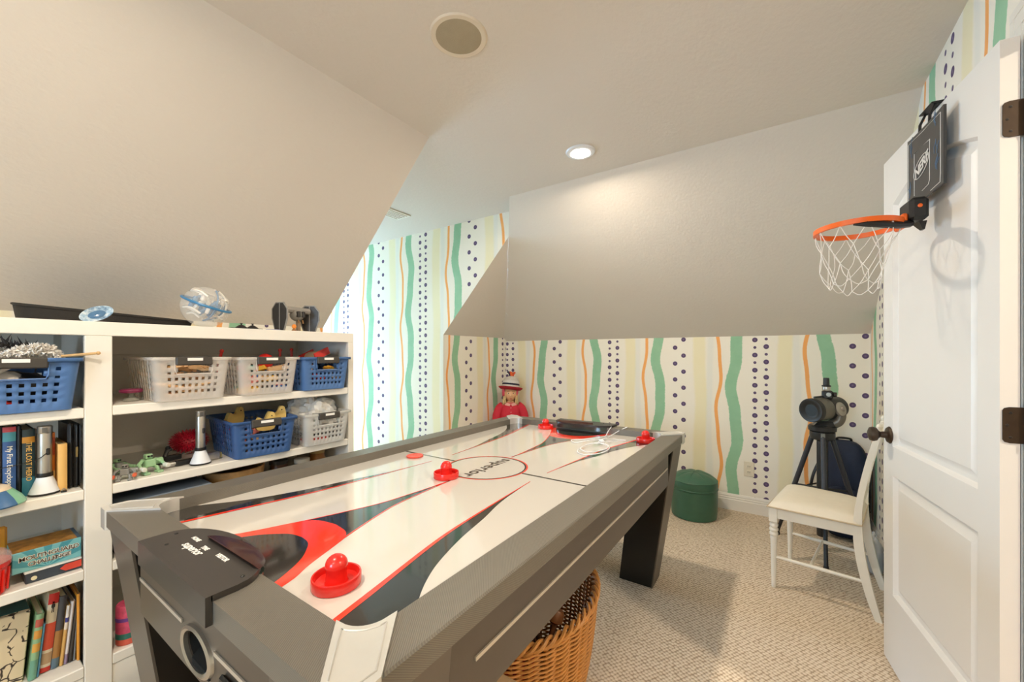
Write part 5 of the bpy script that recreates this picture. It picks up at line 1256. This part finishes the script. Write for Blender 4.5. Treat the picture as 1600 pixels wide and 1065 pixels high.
for z in (.70, .655, .61): MB().sphere((.088, .0, z), .006, 10, 8, (.5, 1, 1)).build('jacket_button', mat('button_pink', 'e88a90', .3), jk)
MB().lathe([(.175, .16), (.165, .22), (.125, .36), (.10, .42)], 40, sx=.9).build('skirt', mat('skirt_plaid', '7a1f2c', .8, var=.3, vs=40), dl, solid=.004)
# bonnet with turned-up red brim and striped crown
Mh = T(-.005, 0, .878) @ Matrix.Rotation(R(-8), 4, 'Y') @ Matrix.Rotation(R(-6), 4, 'X')
MB().lathe([(.078, -.075), (.084, -.03), (.082, .01), (.06, .035), (.0001, .04)], 32, Mh, a0=.85, a1=2 * math.pi - .85).build('bonnet', mat('bonnet_pink', 'e0566a', .8), dl, solid=.004)
ht = MB().lathe([(.083, -.004), (.105, .0), (.122, .012), (.127, .022), (.120, .026), (.10, .018), (.080, .02)], 40, Mh).build('hat_brim', mat('hat_red', 'a81826', .75), dl)
for r0, r1, z0_, z1_, c_ in ((.088, .090, .0205, .045, 'e9e0d4'), (.090, .088, .0452, .063, '23253a'), (.088, .082, .0632, .090, 'dcd8d2'), (.082, .066, .0902, .118, 'd2c9bf'), (.066, .016, .1182, .140, 'e4ded4')):
    MB().lathe([(r0, z0_), ((r0 + r1) / 2 + .002, (z0_ + z1_) / 2), (r1, z1_)], 36, Mh).build('hat_band', mat('hatband_' + c_, c_, .8, var=.15, vs=120), ht, solid=.003)
for k, (x, y, c_) in enumerate(((-.005, .018, 'd8542a'), (.006, -.004, 'e0642e'), (-.004, -.026, '20263c'), (.0, -.012, 'd8542a'))):
    MB().tube(bez([(x * .3, y * .2, .132), (x, y * .8, .158), (x * 1.4, y * 1.4, .180), (x * 1.6, y * 2.0, .172)], 4), [.012, .013, .013, .013, .012, .012, .012, .011, .010, .009, .008, .006, .003], 8, M=Mh).build('tassel', mat('tassel_' + c_, c_, .8), ht)

# ------------------------------------------------------------------ wicker basket under the table
wk = thing('wicker_basket', 'large oval honey-brown wicker basket under the right side of the table', 'basket', (-.745, 1.215, 0))
M_wk = mat('wicker', 'c98a45', .5, var=.22, vs=40); M_wk2 = mat('wicker_dark', '9a6226', .5, var=.2, vs=40)
HB = .40
def prof_r(f): return (.15 + .062 * f ** .8 + .006 * math.sin(math.pi * f), .235 + .085 * f ** .8 + .008 * math.sin(math.pi * f))
NS = 30
for k in range(NS):
    a = 2 * math.pi * k / NS
    MB().tube([(prof_r(j / 6)[0] * math.cos(a), prof_r(j / 6)[1] * math.sin(a), .006 + (HB - .01) * j / 6) for j in range(7)], .0048, 6).build('stake', M_wk2, wk)
rows_ = 54
for j in range(rows_):
    f = (j + .5) / rows_; rx, ry = prof_r(f); n = NS * 4; z = .004 + HB * f * .96; s_ = 1 if j % 2 else -1
    MB().tube([((rx + s_ * .0062 * math.cos(NS / 2 * a_)) * math.cos(a_), (ry + s_ * .0062 * math.cos(NS / 2 * a_)) * math.sin(a_), z + .0015 * math.sin(NS / 2 * a_)) for a_ in (2 * math.pi * q / n for q in range(n))], .0037, 5, closed=True).build('weave_strand', M_wk, wk)
rx, ry = prof_r(1)
for ph in (0, 2.1, 4.2):
    n = 160; MB().tube([((rx + .011 * math.cos(18 * a_ + ph)) * math.cos(a_), (ry + .011 * math.cos(18 * a_ + ph)) * math.sin(a_), HB + .004 + .011 * math.sin(18 * a_ + ph)) for a_ in (2 * math.pi * q / n for q in range(n))], .0062, 6, closed=True).build('rim_braid', M_wk, wk)
MB().lathe([(1, .003), (1, .008), (.0001, .008)], 40, Matrix.Diagonal((.15, .235, 1, 1))).build('base_mat', M_wk2, wk)
ib = thing('woven_tray', 'dark brown woven tray standing inside the wicker basket', 'tray', (-.745, 1.25, .03), rot=(R(8), R(-14), 0))
for k in range(13): MB().tube([(-.02 + .006 * math.sin(k * math.pi + q * math.pi), -.12 + k * .02, .02 + q * .045) for q in range(7)], .0085, 6).build('upright_cane', mat('cane_brown', '5a3218', .45, var=.3, vs=60), ib)
for q in range(11): MB().tube([(-.02 + (.009 if (k + q) % 2 else -.009), -.135 + k * .0225, .03 + q * .025) for k in range(13)], .005, 5).build('cross_cane', mat('cane_tan', 'a87a4c', .45, var=.2, vs=60), ib)
t = thing('red_cloth', 'scrap of red cloth at the near end inside the wicker basket', 'cloth', (-.70, 1.02, .30))
crumple('folds', mat('cloth_red', 'b3202c', .8), t, .09, .07, .07, 31, 26, 16); MB().tube(bez([(.06, -.05, .03), (.08, 0, .05), (.06, .05, .03)], 6), .004, 6).build('hem', MATS['cloth_red'], t)
t = thing('wooden_mallet', 'brown wooden stick toy leaning inside the wicker basket', 'toy', (-.66, 1.10, .10), rot=(R(-20), R(6), 0))
MB().tube([(0, 0, 0), (0, 0, .29)], [.012, .010], 12).build('shaft', mat('walnut', '7c4c26', .45, var=.2), t); MB().lathe([(.02, .27), (.026, .275), (.026, .30), (.02, .31)], 16).build('head', MATS['walnut'], t)
carton('storage_box', 'plain tan cardboard box under the near end of the table', -1.0, -.505, .50, .872, 0, .40, mat('kraft', 'd3ae84', .6, var=.06), mat('kraft_dark', 'c09a70', .6, var=.06), lid=.05)
